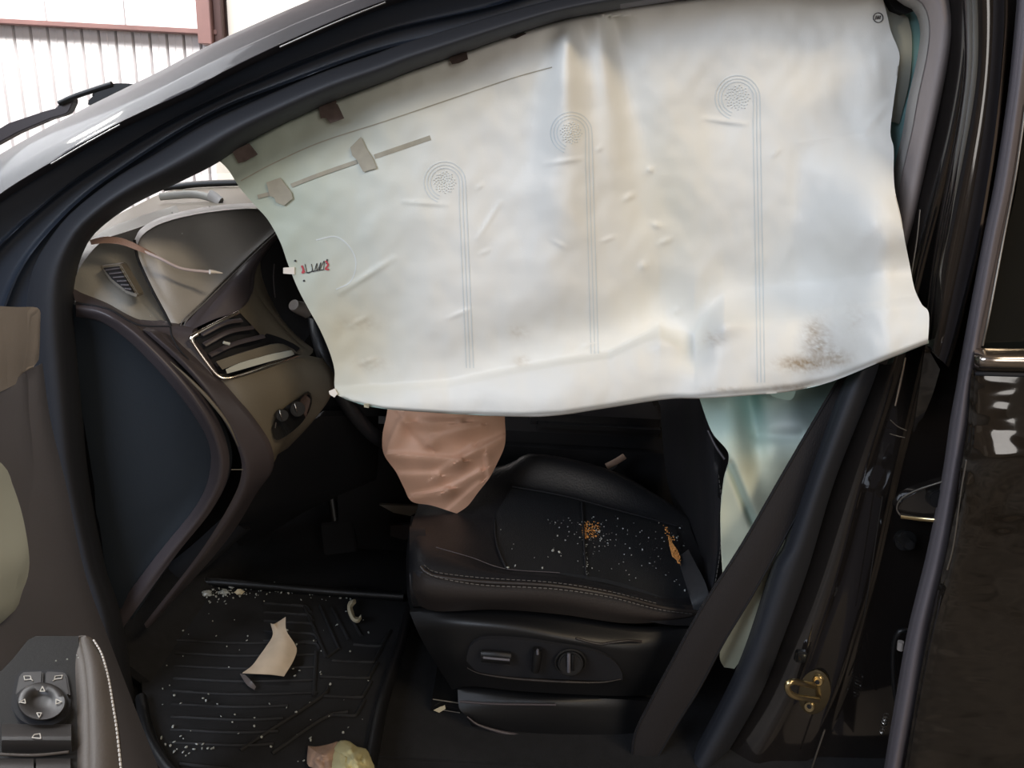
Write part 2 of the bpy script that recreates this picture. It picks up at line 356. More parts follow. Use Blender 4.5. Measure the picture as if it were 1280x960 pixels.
tube('edge_highlight', [(1150, 262, 1.095), (1146, 300, 1.095), (1139, 345, 1.095)], .0012, 'steel', car)  # steel tube drawn as the highlight along the pillar ridge
tube('edge_highlight', [(1132, 447, 1.098), (1126, 475, 1.098), (1119, 507, 1.098)], .0022, 'brightchrome', car, taper=lambda t: .4+.6*math.sin(math.pi*(.15+.8*(1-t))))  # bright chrome tube draws the white highlight on the black edge
loft('jamb_fold', [[(1157, 430, 1.085), (1150, 480, 1.09), (1142, 540, 1.10)], [(1175, 462, 1.075), (1165, 495, 1.085), (1150, 530, 1.10)]], 'waxy', car, nu=16, nv=7, thick=.004, smoothv=False)
tube('jamb_scratch', [(1113, 525, 1.105), (1122, 533, 1.105), (1133, 538, 1.105)], .0008, 'steel', car)
tube('jamb_scratch', [(1112, 542, 1.105), (1122, 545, 1.105), (1131, 547, 1.105)], .0008, 'steel', car)
tube('jamb_bead', [(1103, 620, 1.11), (1097, 660, 1.11), (1088, 720, 1.11), (1080, 770, 1.11)], .001, 'gloss', car)
# hinge bracket of the rear door
hb = slab('hinge_bracket', [(1190, 600, 1.06), (1150, 612, 1.08), (1130, 622, 1.09), (1121, 634, 1.09), (1124, 645, 1.09), (1186, 652, 1.06)], 'paint', car, thick=.02, smooth_n=0, bevel=.002)
tube('bracket_rim', [(1178, 602, 1.055), (1145, 613, 1.074), (1126, 624, 1.084), (1121, 636, 1.086), (1126, 645, 1.084)], .0013, 'steel', hb)
tube('bracket_rim', [(1126, 646, 1.08), (1150, 649, 1.07), (1172, 651, 1.058)], .003, 'brass', hb, flat=.4)
bp_ = P(1131, 675, 1.105)
bb = disc('hinge_bolt', bp_, (0, -1, .1), .017, .012, 'gloss', car, n=24, bevel=.002)
disc('bolt_head', bp_+V((0, -.012, 0)), (0, -1, .1), .009, .014, 'gloss', bb, n=6, bevel=.001)
bq = P(1170, 622, 1.06)
disc('hinge_bolt', bq, (0, -1, .1), .014, .014, 'gloss', car, n=24, bevel=.002)
ck = tube('check_link', [(1128, 910, 1.09), (1118, 860, 1.09), (1117, 810, 1.09), (1124, 790, 1.085), (1134, 788, 1.085)], .004, 'black', car)
tube('link_pin', [(1126, 802, 1.075), (1125, 812, 1.075)], .005, 'doorlight', ck)
# striker
sp = P(1018, 865, 1.07)
ax = V((.93, -.30, .05)).normalized()
st = bpy.data.objects.new('striker_tmp', None)
bm = bmesh.new(); bmesh.ops.create_cone(bm, cap_ends=True, segments=32, radius1=.034, radius2=.031, depth=.006)
q = V((-.75, -.66, .1)).normalized().to_track_quat('Z', 'Y').to_matrix()
tiltR = Matrix.Rotation(math.radians(-14), 3, 'Y')
for v in bm.verts: v.co = tiltR @ (q @ V((v.co.x*.48, v.co.y*1.28, v.co.z))) + sp
# orient: ellipse long axis must be vertical
bm.free(); bpy.data.objects.remove(st)
nrm = V((-.55, -.83, .05)).normalized(); upv = (V((.10, 0, 1))-nrm*V((.10, 0, 1)).dot(nrm)).normalized(); sd = upv.cross(nrm).normalized()
def ell(name, c, ru, rs, d, material, parent, n=32):
    bm = bmesh.new(); A = []
    for s, kk in ((-1, 1), (.5, 1), (1, .86)):
        A.append([bm.verts.new(c + upv*ru*kk*math.cos(2*math.pi*i/n) + sd*rs*kk*math.sin(2*math.pi*i/n) + nrm*d*s*.5) for i in range(n)])
    for X, Z in zip(A, A[1:]):
        for i in range(n): bm.faces.new((X[i], X[(i+1) % n], Z[(i+1) % n], Z[i]))
    bm.faces.new(A[0]); bm.faces.new(A[-1][::-1]); return from_bm(name, bm, material, parent, sharp=40)
stk = ell('striker_plate', sp, .043, .024, .006, 'zinc', car); lab(stk, 'zinc door striker plate with two screws')
ell('striker_base', sp+V((.008, .012, 0)), .036, .019, .010, 'gloss', stk)
tube('striker_loop', [(1016, 857, 1.062), (1003, 854, 1.04), (990, 852, 1.028), (984, 857, 1.026), (987, 866, 1.026), (996, 871, 1.028), (1008, 873, 1.04), (1022, 875, 1.058)], .0050, 'brass', stk, n=12, samples=40)
for s in (1, -1):
    ell('striker_screw', sp+upv*.027*s+nrm*.005, .0095, .0085, .006, 'brass', stk, n=16)
    ell('screw_recess', sp+upv*.025*s+nrm*.0088, .004, .004, .001, 'softblack', stk, n=6)
c_ = P(1001, 820, 1.10)
lb = box('latch_wedge', c_, (.020, .012, .022), 'gloss', car, bevel=.003)
tube('spring', [tuple(P(1108, 893, 1.09)+V((math.cos(a*.9)*.004, math.sin(a*.9)*.004, -a*.00095))) for a in range(46)], .0010, 'steel', car, world=True, samples=150, n=5)
tube('sill_gleam_edge', [(1031, 912, 1.10), (1022, 938, 1.10), (1014, 962, 1.10)], .0018, 'steel', car)
# sill
loft('sill', [[(150, 1000, 1.16), (400, 1010, 1.14), (900, 1010, 1.10)], [(150, 1060, 1.10), (400, 1070, 1.08), (900, 1070, 1.04)], [(150, 1250, 1.06), (400, 1250, 1.04), (900, 1250, 1.0)]], 'paint', car, nu=30, nv=13, thick=.02)

# interior shell (keeps daylight out of the cabin)
def wbox(n, x0, x1, y0, y1, z0, z1, m_, b=.004): return box(n, ((x0+x1)/2, (y0+y1)/2, (z0+z1)/2), (x1-x0, y1-y0, z1-z0), m_, car, bevel=b)
wbox('floor_pan', -1.0, 1.9, 1.08, 2.75, .30, .345, 'carpet')
wbox('far_door_trim', -.95, 1.9, 2.68, 2.74, .34, 1.12, 'softblack')
wbox('far_window_glass', -.35, 1.9, 2.56, 2.58, 1.10, 1.62, 'tint')
wbox('firewall', -1.0, -.93, 1.22, 2.7, .34, 1.0, 'softblack')
wbox('rear_bulkhead', 1.62, 1.68, 1.2, 2.72, .34, 1.25, 'softblack')
ctop = cr([(*p, 1.30) for p in C0[6:]], 24)
near = [P(p.x, p.y+10, 1.30) for p in ctop]
G = []
for k in range(9):
    t = k/8
    G.append([V((p.x, 1.30+t*1.25, p.z+.05*math.sin(math.pi*t))) for p in near])
grid_mesh('roof_panel', G, 'dusty', car, thick=.012, dirv=(0, 0, -1))
grid_mesh('toe_board', [[V((-.62, y, .346)) for y in (1.2, 1.6, 2.1, 2.6)], [V((-.78, y, .47)) for y in (1.22, 1.6, 2.1, 2.6)], [V((-.92, y, .80)) for y in (1.24, 1.6, 2.1, 2.6)]], 'carpet', car, thick=.02, dirv=(-.7, 0, -.5))
# windshield
ws = []
base = [(60, 262), (120, 205), (200, 140), (275, 92), (394, 30)]
for (Y, dx, dy) in ((1.29, 0, 0),):
    ws.append([P(x, y, Y) for x, y in base])
n0 = ws[0]
def wrow(Y, fx): return [V((p.x+fx, Y, p.z)) for p in n0]
GW = []
for k in range(13):
    t = k/12; Y = 1.29+1.15*t; b = -.16*math.sin(math.pi*t)
    row = cr([V((p.x+b, Y, p.z+.01)) for p in n0], 14); GW.append(row)
wsd = grid_mesh('windshield', GW, 'glass', None, thick=.004, dirv=(-.4, 0, .5))
tag(wsd, 'clear curved windshield beyond the black roof pillar', 'windshield')
# wiper
wp = thing('windshield_wiper', 'dark wiper arm standing beyond the dusty pillar against the white wall', 'wiper', P(140, 120, 1.7))
YY = 1.62
slab('wiper_blade', [(-40, 183, YY), (0, 160, YY), (10, 154, YY), (55, 139, YY), (70, 135, YY), (75, 127, YY), (90, 121, YY), (92, 127, YY), (86, 140, YY), (82, 143, YY), (62, 149, YY), (22, 166, YY), (0, 178, YY), (-40, 200, YY)], 'dashmid', wp, thick=.02, bevel=.002)
tube('wiper_arm', [(74, 129, YY-.004), (92, 121, YY-.004), (118, 112, YY), (140, 105, YY)], .0055, 'black', wp)
slab('arm_hinge', [(108, 127, YY), (116, 119, YY), (112, 112, YY), (128, 107, YY), (142, 104, YY), (158, 104, YY), (172, 106, YY), (176, 112, YY), (150, 122, YY), (125, 133, YY), (110, 133, YY)], 'black', wp, thick=.03, bevel=.003)
tube('wiper_rubber', [(0, 174, YY+.012), (20, 166, YY+.012), (60, 150, YY+.012)], .003, 'softblack', wp)

# ================================================================== DASHBOARD
da = thing('dashboard', 'olive grey dashboard with stitched cluster hood seen through the front doorway', 'dashboard', (-.5, 1.5, .4))
loft('far_dash_top', [[(90, 300, 1.5), (160, 262, 1.9), (222, 236, 2.45), (300, 233, 2.45), (420, 232, 2.45)], [(92, 310, 1.4), (150, 285, 1.6), (235, 256, 2.05), (320, 250, 2.05), (420, 248, 2.05)], [(94, 330, 1.3), (150, 305, 1.45), (240, 275, 1.75), (330, 270, 1.75), (430, 270, 1.75)]], 'dashlow', da, nu=40, nv=19, thick=.02, dirv=(0, 0, -1))
tube('windshield_base_strip', [(205, 235, 2.44), (250, 230, 2.44), (320, 228, 2.44), (420, 227, 2.44)], .010, 'black', da)
tube('dash_top_ridge', [(200, 246, 2.1), (240, 243, 2.1), (262, 247, 2.08), (275, 252, 2.06)], .010, 'dash', da, flat=.6)
lab(tube('defroster_cap', [(262, 243, 2.06), (270, 248, 2.05), (276, 253, 2.04)], .014, 'trim_edge', da, flat=.5), 'pale rounded cap')
loft('dash_shoulder', [[(92, 340, 1.24), (104, 312, 1.27), (130, 288, 1.36), (170, 272, 1.45), (215, 258, 1.6)], [(96, 345, 1.215), (112, 318, 1.23), (140, 297, 1.28), (172, 285, 1.36), (220, 268, 1.5)]], 'dash', da, nu=30, nv=7, thick=.02, smoothv=False)
# left vinyl part with side vent
loft('side_dash_panel', [[(90, 356, 1.20), (104, 328, 1.215), (130, 300, 1.25), (168, 287, 1.33), (200, 275, 1.40)],
                         [(92, 366, 1.195), (115, 350, 1.20), (145, 328, 1.23), (172, 310, 1.30), (205, 290, 1.38)],
                         [(94, 368, 1.19), (135, 376, 1.19), (165, 372, 1.205), (186, 345, 1.28), (210, 320, 1.36)],
                         [(96, 372, 1.19), (145, 392, 1.185), (180, 402, 1.19), (212, 408, 1.22), (222, 395, 1.30)]], 'dash', da, nu=40, nv=25, thick=.02)
# side vent
sv = slab('side_vent', [(124, 333, 1.192), (150, 330, 1.192), (154, 336, 1.19), (173, 369, 1.178), (171, 372, 1.178), (157, 367, 1.178), (138, 352, 1.185)], 'dashlow', da, thick=.02, bevel=.0015)
slab('vent_hole', [(129, 335, 1.188), (148, 333, 1.188), (150, 337, 1.188), (167, 366, 1.175), (158, 363, 1.175), (140, 349, 1.182)], 'softblack', sv, thick=.004)
for k in range(6):
    t = k/5
    tube('vent_slat', [(132+t*24, 338+t*23, 1.186-.012*t), (150+t*14, 335.5+t*26.5, 1.186-.012*t)], .0017, 'dashmid', sv, flat=.6)
# cluster hood leather pad
top = [(168, 300, 1.26), (176, 286, 1.28), (200, 272, 1.34), (245, 261, 1.45), (300, 255, 1.55), (345, 256, 1.6), (400, 262, 1.65)]
k1 = [(171, 308, 1.235), (180, 296, 1.245), (205, 281, 1.30), (250, 269, 1.40), (305, 264, 1.5), (345, 264, 1.55), (395, 268, 1.6)]
k2 = [(178, 338, 1.22), (200, 318, 1.24), (230, 308, 1.30), (262, 300, 1.38), (305, 292, 1.45), (335, 285, 1.5), (380, 280, 1.54)]
k3 = [(196, 372, 1.215), (213, 358, 1.23), (235, 348, 1.27), (262, 338, 1.33), (290, 325, 1.38), (325, 305, 1.44), (360, 285, 1.5)]
k4 = [(213, 407, 1.215), (221, 405, 1.22), (232, 401, 1.235), (250, 382, 1.27), (280, 351, 1.33), (318, 314, 1.4), (352, 283, 1.46)]
hood = loft('cluster_hood', [top, k1, k2, k3, k4], 'dashpad', da, nu=48, nv=33, thick=.015)
loft('hood_front_lip', [[(168, 303, 1.25), (176, 288, 1.27), (200, 274, 1.33), (245, 263, 1.44), (300, 257, 1.54), (345, 258, 1.59)], [(171, 307, 1.228), (180, 292, 1.238), (205, 278, 1.29), (250, 267, 1.39), (305, 261, 1.49), (345, 262, 1.54)]], 'trim_edge', da, nu=40, nv=5, thick=.006, smoothv=False)
for o_ in (0, 4.5):
    tube('stitch_line', [(226+o_, 407, 1.207), (230+o_, 399, 1.21), (250+o_, 380, 1.25), (280+o_, 350, 1.31), (318+o_, 313, 1.38), (350+o_, 284, 1.44)], .0011, 'thread', da)
tube('panel_gap', [(168, 300, 1.225), (173, 325, 1.215), (190, 362, 1.205), (205, 390, 1.203), (214, 408, 1.203)], .0022, 'softblack', da)
# wing between stitching and gauge recess
w0 = [(222, 411, 1.217), (234, 402, 1.225), (252, 383, 1.26), (282, 352, 1.32), (320, 314, 1.39), (354, 284, 1.45)]
w1 = [(232, 413, 1.212), (250, 400, 1.23), (270, 382, 1.26), (295, 355, 1.31), (322, 325, 1.38), (345, 298, 1.44)]
w2 = [(240, 412, 1.212), (268, 399, 1.24), (298, 388, 1.28), (312, 368, 1.33), (316, 340, 1.38), (328, 312, 1.43)]
w3 = [(300, 392, 1.285), (312, 396, 1.30), (322, 394, 1.33), (330, 385, 1.36), (330, 370, 1.39), (322, 350, 1.43)]
loft('cluster_wing', [w0, w1, w2], 'dashmid', da, nu=40, nv=17, thick=.015)
loft('vent_wing', [[(298, 389, 1.28), (308, 364, 1.33), (314, 335, 1.39), (320, 318, 1.42)], [(318, 410, 1.30), (322, 380, 1.34), (318, 350, 1.38), (321, 325, 1.42)], [(340, 432, 1.32), (350, 410, 1.36), (334, 380, 1.39), (322, 345, 1.42)], [(382, 446, 1.34), (388, 440, 1.37), (358, 415, 1.40), (330, 372, 1.43)]], 'dashlow', da, nu=24, nv=19, thick=.02)
# gauge recess behind
slab('gauge_recess', [(316, 300, 1.52), (420, 240, 1.62), (520, 250, 1.62), (520, 520, 1.60), (400, 520, 1.5), (370, 440, 1.46), (330, 390, 1.48)], 'softblack', da, thick=.05)
tube('gauge_rim', [(343, 330, 1.46), (342, 350, 1.46), (344, 372, 1.46)], .0012, 'dashmid', da)
# dark mid band below hood to vent
loft('dash_mid_band', [[(90, 362, 1.192), (130, 378, 1.186), (170, 397, 1.19), (215, 408, 1.20), (240, 413, 1.205)], [(94, 376, 1.178), (135, 385, 1.172), (170, 405, 1.172), (212, 425, 1.18), (246, 435, 1.19)], [(96, 384, 1.172), (135, 390, 1.168), (178, 418, 1.165), (228, 455, 1.17), (268, 472, 1.18)]], 'dashmid', da, nu=36, nv=13, thick=.02)
tube('panel_gap', [(95, 378, 1.168), (135, 386, 1.160), (160, 400, 1.158), (178, 407, 1.158), (212, 408, 1.172)], .0014, 'softblack', da)
tube('panel_gap', [(213, 408, 1.178), (215, 420, 1.166), (224, 436, 1.160), (236, 450, 1.160)], .0014, 'softblack', da)
# end cap : big dark panel
loft('dash_end_cap', [[(88, 380, 1.185), (130, 388, 1.172), (175, 418, 1.165), (215, 455, 1.165), (250, 498, 1.17), (278, 545, 1.178), (284, 590, 1.185), (262, 640, 1.19), (215, 700, 1.2), (165, 775, 1.2)],
                      [(88, 420, 1.195), (130, 425, 1.192), (160, 445, 1.192), (195, 480, 1.192), (225, 520, 1.195), (245, 560, 1.2), (245, 600, 1.205), (225, 640, 1.21), (185, 695, 1.21), (150, 760, 1.2)],
                      [(88, 500, 1.20), (98, 500, 1.20), (105, 530, 1.20), (110, 560, 1.20), (115, 590, 1.20), (118, 610, 1.20), (120, 640, 1.20), (125, 660, 1.2), (130, 700, 1.2), (140, 770, 1.2)]], 'dashdark', da, nu=60, nv=21, thick=.02)
lab(loft('end_cap_ridge', [[(95, 379, 1.172), (130, 386, 1.160), (170, 412, 1.152), (213, 452, 1.148), (250, 496, 1.15), (276, 542, 1.158), (284, 590, 1.165), (264, 638, 1.172), (215, 700, 1.185), (150, 790, 1.2)],
                      [(95, 386, 1.166), (130, 394, 1.152), (166, 417, 1.145), (208, 459, 1.140), (244, 503, 1.142), (269, 548, 1.15), (275, 592, 1.158), (254, 638, 1.166), (205, 700, 1.18), (140, 785, 1.2)],
                      [(95, 396, 1.185), (125, 402, 1.175), (158, 424, 1.17), (200, 466, 1.165), (236, 510, 1.168), (260, 552, 1.175), (262, 590, 1.18), (245, 632, 1.185), (195, 695, 1.195), (135, 775, 1.21)]], 'dashmid', da, nu=60, nv=13, thick=.01), 'brownish rounded ridge')
loft('lower_dash_corner', [[(178, 412, 1.158), (215, 445, 1.153), (250, 482, 1.153), (276, 520, 1.158), (297, 560, 1.168), (302, 590, 1.175), (290, 625, 1.185), (250, 690, 1.2), (180, 780, 1.22)],
                           [(190, 416, 1.150), (226, 448, 1.146), (258, 484, 1.148), (284, 522, 1.155), (304, 560, 1.165), (312, 592, 1.175), (300, 630, 1.19), (260, 690, 1.21), (185, 785, 1.23)],
                           [(215, 425, 1.175), (250, 458, 1.172), (285, 492, 1.176), (315, 528, 1.185), (335, 560, 1.20), (338, 590, 1.22), (318, 620, 1.24), (280, 680, 1.26), (200, 770, 1.28)]], 'dashmid', da, nu=60, nv=17, thick=.015)
tube('ridge_line', [(213, 452, 1.142), (235, 472, 1.141), (262, 500, 1.143), (285, 530, 1.148), (298, 558, 1.156)], .0024, 'dashlow', da, taper=lambda t: .2+math.sin(math.pi*t))
# air vent with chrome frame
av = slab('air_vent', [(243, 424, 1.20), (298, 392, 1.28), (325, 412, 1.32), (372, 438, 1.345), (366, 446, 1.325), (282, 470, 1.215), (272, 464, 1.21)], 'softblack', da, thick=.03)
tube('vent_frame', [(299, 390, 1.262), (270, 404, 1.222), (246, 417, 1.190), (240, 423, 1.184), (243, 431, 1.182), (260, 455, 1.182), (272, 469, 1.184), (282, 473, 1.188), (300, 469, 1.205), (340, 455, 1.255), (372, 444, 1.30)], .0030, 'chrome', av, samples=80, n=10)
lab(tube('vent_frame_corner', [(247, 417, 1.186), (240, 422, 1.181), (241, 428, 1.179)], .0044, 'brightchrome', av), 'copper bright chrome corner')
for q_ in ([(252, 418, 1.205), (280, 404, 1.24), (302, 400, 1.275)], [(255, 431, 1.203), (285, 415, 1.24), (316, 409, 1.29)], [(262, 444, 1.203), (292, 430, 1.245), (330, 420, 1.30)], [(270, 456, 1.203), (300, 444, 1.245), (342, 432, 1.31)]):
    tube('vent_slat', q_, .0048, 'dashmid', av, flat=.35, flatdir=V((.3, -.6, .8)).normalized())
tube('vent_tab', [(279, 428, 1.205), (287, 430, 1.21)], .0028, 'pale', av)
loft('vent_lower_blade', [[(270, 452, 1.198), (300, 442, 1.235), (345, 430, 1.30), (366, 437, 1.33)], [(278, 462, 1.192), (305, 452, 1.23), (345, 442, 1.29), (370, 441, 1.32)]], 'dashlow', av, nu=20, nv=5, thick=.004, smoothv=False)
loft('vent_accent', [[(282, 462, 1.19), (300, 454, 1.215), (335, 444, 1.26), (364, 438, 1.30)], [(284, 467, 1.188), (302, 462, 1.21), (337, 452, 1.255), (368, 444, 1.30)]], 'pale', av, nu=20, nv=5, thick=.003, smoothv=False)
# lower dash face with light switches
loft('lower_dash_face', [[(262, 470, 1.19), (290, 474, 1.195), (330, 462, 1.245), (370, 448, 1.30), (400, 452, 1.34)],
                         [(285, 500, 1.185), (310, 500, 1.20), (345, 488, 1.25), (378, 475, 1.30), (415, 475, 1.34)],
                         [(305, 535, 1.19), (325, 530, 1.21), (350, 520, 1.25), (378, 508, 1.30), (410, 500, 1.34)],
                         [(325, 570, 1.21), (335, 565, 1.22), (345, 555, 1.24), (365, 540, 1.29), (390, 528, 1.33)],
                         [(330, 600, 1.235), (335, 590, 1.24), (340, 580, 1.26), (345, 570, 1.30), (360, 560, 1.34)]], 'dashlow', da, nu=30, nv=25, thick=.02)
lsw = slab('light_switch_panel', [(340, 535, 1.225), (350, 515, 1.238), (372, 498, 1.275), (384, 492, 1.295), (388, 505, 1.30), (380, 525, 1.28), (362, 542, 1.25), (345, 550, 1.23)], 'gloss', da, thick=.012, smooth_n=28)
for (x, y, Y, r) in ((352, 519, 1.232, .010), (371, 511, 1.262, .013)):
    kb = disc('rotary_knob', P(x, y, Y), (.55, -.8, .2), r, .016, 'black', lsw, bevel=.002)
    tube('knob_gleam', [(x-2.5, y-6, Y-.008), (x-1, y, Y-.012), (x, y+6, Y-.008)], .0011, 'steel', kb)
tube('knob_mark', [(345, 528, 1.222), (344, 535, 1.222)], .001, 'steel', lsw); 
tube('fuse_cover_edge', [(289, 587, 1.16), (304, 587, 1.165)], .0008, 'dashlow', da)
slab('knee_panel', [(335, 560, 1.30), (400, 520, 1.36), (470, 520, 1.6), (470, 600, 1.75), (380, 640, 1.8), (300, 690, 1.8), (290, 640, 1.35)], 'softblack', da, thick=.03)
tube('footwell_duct', [(300, 650, 1.5), (250, 695, 1.5), (205, 730, 1.5)], .03, 'softblack', da, flat=.6)
# shards on the dash
bm = bmesh.new()
def shard(bm, c, s):
    r = bmesh.ops.create_icosphere(bm, subdivisions=1, radius=s)
    R = Matrix.Rotation(random.random()*6, 3, V((random.random(), random.random(), random.random()+.1)))
    for v in r['verts']: v.co = R @ V((v.co.x*random.uniform(.6, 1.3), v.co.y, v.co.z*.5)) + c
for i in range(26):
    shard(bm, P(random.uniform(212, 262), random.uniform(239, 249), 2.2), random.uniform(.002, .005))
for x, y in ((215, 266), (228, 292), (262, 258), (188, 395), (200, 291), (240, 270)): shard(bm, P(x, y, 1.20 if x < 200 else 1.27), .0012)
tag(from_bm('glass_crumbs', bm, 'crumb'), 'tiny glass crumbs scattered on the far dashboard top', 'glass crumbs', kind='stuff')
# cord
cdv = thing('braided_cord', 'frayed pinkish cord lying across the dashboard pad from the pillar', 'cord', P(170, 305, 1.2))
loft('cord_sleeve', [[(112, 300, 1.19), (130, 296, 1.19), (152, 298, 1.19), (175, 308, 1.19), (195, 319, 1.205)], [(114, 306, 1.185), (132, 304, 1.182), (152, 306, 1.182), (174, 314, 1.185), (194, 322, 1.20)]], 'rope', cdv, nu=26, nv=5, thick=.003, smoothv=False)
tube('cord_end', [(172, 311, 1.19), (200, 323, 1.20), (222, 334, 1.215), (240, 338, 1.23), (262, 340, 1.25), (268, 341, 1.255)], .0026, 'ropepale', cdv)
tube('cord_tip', [(262, 340, 1.245), (267, 340, 1.25), (278, 341.5, 1.26)], .0040, 'white', cdv, taper=lambda t: 1-.75*t)

# ================================================================== STEERING WHEEL, STALK
cw = P(455, 455, 1.6); axw = V((.88, -.05, .46)).normalized()
ux = axw.cross(V((0, 1, 0))).normalized(); uy = axw.cross(ux).normalized()
ring = [tuple(cw + ux*.185*math.cos(a) + uy*.185*math.sin(a)) for a in [2*math.pi*i/40 for i in range(41)]]
sw = tube('steering_wheel', ring, .015, 'leather', da, world=True, samples=81, n=12); lab(sw, 'black steering wheel rim behind the white curtain')
def subp(o):
    o.parent = sw; o.matrix_parent_inverse = Matrix.Identity(4); return o
subp(disc('hub', cw-axw*.01, axw, .075, .05, 'black', None, bevel=.012))
for a in (0.15, math.pi-.15, math.pi*1.5):
    subp(tube('spoke', [tuple(cw+(ux*math.sin(a)+uy*math.cos(a))*.06), tuple(cw+(ux*math.sin(a)+uy*math.cos(a))*.18)], .016, 'black', None, world=True, flat=.6))
subp(tube('steering_column', [tuple(cw-axw*.02), tuple(cw-axw*.22)], .055, 'softblack', None, world=True, n=16))
sk = thing('indicator_stalk', 'grey tipped control stalk beside the gauge recess', 'stalk', P(380, 388, 1.45))
tube('stalk_tip', [(367, 381, 1.42), (372, 384, 1.43), (384, 388, 1.45)], .0145, 'doorlight', sk, taper=lambda t: .75+.3*t, n=14)
tube('stalk_body', [(384, 388, 1.45), (420, 400, 1.5), (450, 415, 1.55)], .0125, 'black', sk, n=14)

# ================================================================== SEAT
seat = thing('driver_seat', 'black leather driver seat strewn with broken glass and orange crumbs', 'seat', P(700, 900, 1.4))
ca = [(516, 752, 1.22), (545, 764, 1.185), (620, 762, 1.175), (700, 768, 1.17), (780, 779, 1.175), (840, 776, 1.19), (875, 768, 1.21)]
cb = [(513, 735, 1.20), (530, 742, 1.165), (600, 748, 1.152), (690, 752, 1.148), (780, 768, 1.158), (840, 773, 1.18), (880, 768, 1.2)]
cc = [(512, 715, 1.20), (527, 716, 1.172), (600, 730, 1.155), (690, 734, 1.15), (770, 747, 1.16), (830, 762, 1.18), (882, 765, 1.2)]
loft('cushion_side', [ca, cb, cc], 'sidelea', seat, nu=48, nv=17, thick=.02)
c3 = [(512, 700, 1.22), (532, 700, 1.195), (610, 714, 1.185), (690, 722, 1.18), (770, 736, 1.19), (830, 752, 1.2), (884, 762, 1.22)]
c4 = [(512, 680, 1.26), (540, 684, 1.235), (630, 711, 1.215), (700, 716, 1.215), (770, 730, 1.22), (835, 746, 1.23), (886, 758, 1.24)]
c5 = [(515, 655, 1.33), (545, 662, 1.32), (622, 680, 1.30), (700, 690, 1.30), (770, 700, 1.305), (840, 715, 1.31), (892, 735, 1.31)]
c6 = [(520, 640, 1.42), (550, 638, 1.42), (618, 645, 1.42), (700, 652, 1.42), (770, 665, 1.42), (840, 685, 1.42), (880, 700, 1.42)]
c7 = [(524, 628, 1.52), (555, 615, 1.52), (625, 612, 1.52), (700, 622, 1.52), (770, 640, 1.52), (835, 655, 1.52), (865, 665, 1.52)]
c8 = [(530, 615, 1.60), (560, 598, 1.60), (630, 582, 1.59), (670, 568, 1.58), (760, 588, 1.58), (820, 618, 1.58), (860, 645, 1.58)]
c9 = [(535, 625, 1.68), (570, 605, 1.68), (630, 590, 1.68), (680, 580, 1.68), (760, 598, 1.68), (820, 628, 1.68), (860, 650, 1.66)]
loft('cushion', [cc, c3, c4, c5, c6], 'leather', seat, nu=54, nv=33, thick=.03, dirv=(0, 0, -1))
loft('far_bolster', [c6, c7, c8, c9], 'leather', seat, nu=54, nv=25, thick=.03, dirv=(0, 0, -1))
loft('seat_insert', [[(633, 711, 1.213), (730, 719, 1.208), (800, 736, 1.215), (862, 762, 1.225)], [(622, 680, 1.295), (700, 688, 1.29), (790, 702, 1.295), (870, 725, 1.295)], [(618, 647, 1.41), (700, 652, 1.41), (780, 665, 1.41), (850, 685, 1.41)], [(640, 610, 1.515), (700, 620, 1.515), (770, 638, 1.515), (845, 658, 1.515)]], 'insert', seat, nu=40, nv=19, thick=.008, dirv=(0, 0, -1))
loft('cushion_front', [[(512, 660, 1.30), (512, 690, 1.24), (512, 715, 1.20), (513, 740, 1.19), (517, 757, 1.21)], [(514, 645, 1.45), (508, 690, 1.45), (508, 720, 1.45), (510, 750, 1.45), (516, 770, 1.45)]], 'leather', seat, nu=20, nv=7, thick=.03, dirv=(1, 0, 0), smoothv=False)
def dashes(name, pts, parent, material, ln=.006, r=.0009, gap=.5):
    c = [P(*p) for p in cr(pts, 200)]
    bm = bmesh.new(); acc = 0; i = 0
    L = [0]
    for a, b in zip(c, c[1:]): L.append(L[-1]+(b-a).length)
    s = 0
    def at(s):
        k = 0
        while k < len(L)-2 and L[k+1] < s: k += 1
        return c[k].lerp(c[k+1], (s-L[k])/(L[k+1]-L[k]))
    while s+ln < L[-1]:
        tube('', [tuple(at(s)), tuple(at(s+ln))], r, None, world=True, n=5, bm=bm); s += ln*(1+gap)
    return from_bm(name, bm, material, parent)
dashes('piping_stitch', [(527, 712, 1.166), (545, 721, 1.155), (600, 731, 1.149), (690, 736, 1.144), (760, 746, 1.152), (820, 761, 1.17), (870, 768, 1.19)], seat, 'thread')
dashes('piping_stitch', [(530, 706, 1.185), (545, 715, 1.168), (600, 722, 1.160), (690, 728, 1.155), (760, 739, 1.163), (820, 754, 1.18)], seat, 'thread', r=.0007)
tube('piping', [(526, 708, 1.17), (540, 719, 1.160), (600, 727, 1.152), (690, 732, 1.147), (770, 745, 1.157), (830, 760, 1.176), (880, 766, 1.195)], .0035, 'sidelea', seat)
tube('seam_groove', [(545, 684, 1.230), (590, 697, 1.218), (632, 711, 1.209), (700, 716, 1.207)], .0010, 'dashmid', seat)
tube('seam_groove', [(618, 648, 1.405), (621, 680, 1.29), (633, 711, 1.208)], .002, 'softblack', seat)
tube('seam_groove', [(727, 626, 1.51), (729, 655, 1.405), (731, 692, 1.285), (733, 720, 1.203)], .002, 'softblack', seat)
tube('seam_groove', [(640, 608, 1.51), (706, 620, 1.505), (770, 637, 1.51), (846, 657, 1.51)], .0025, 'softblack', seat)
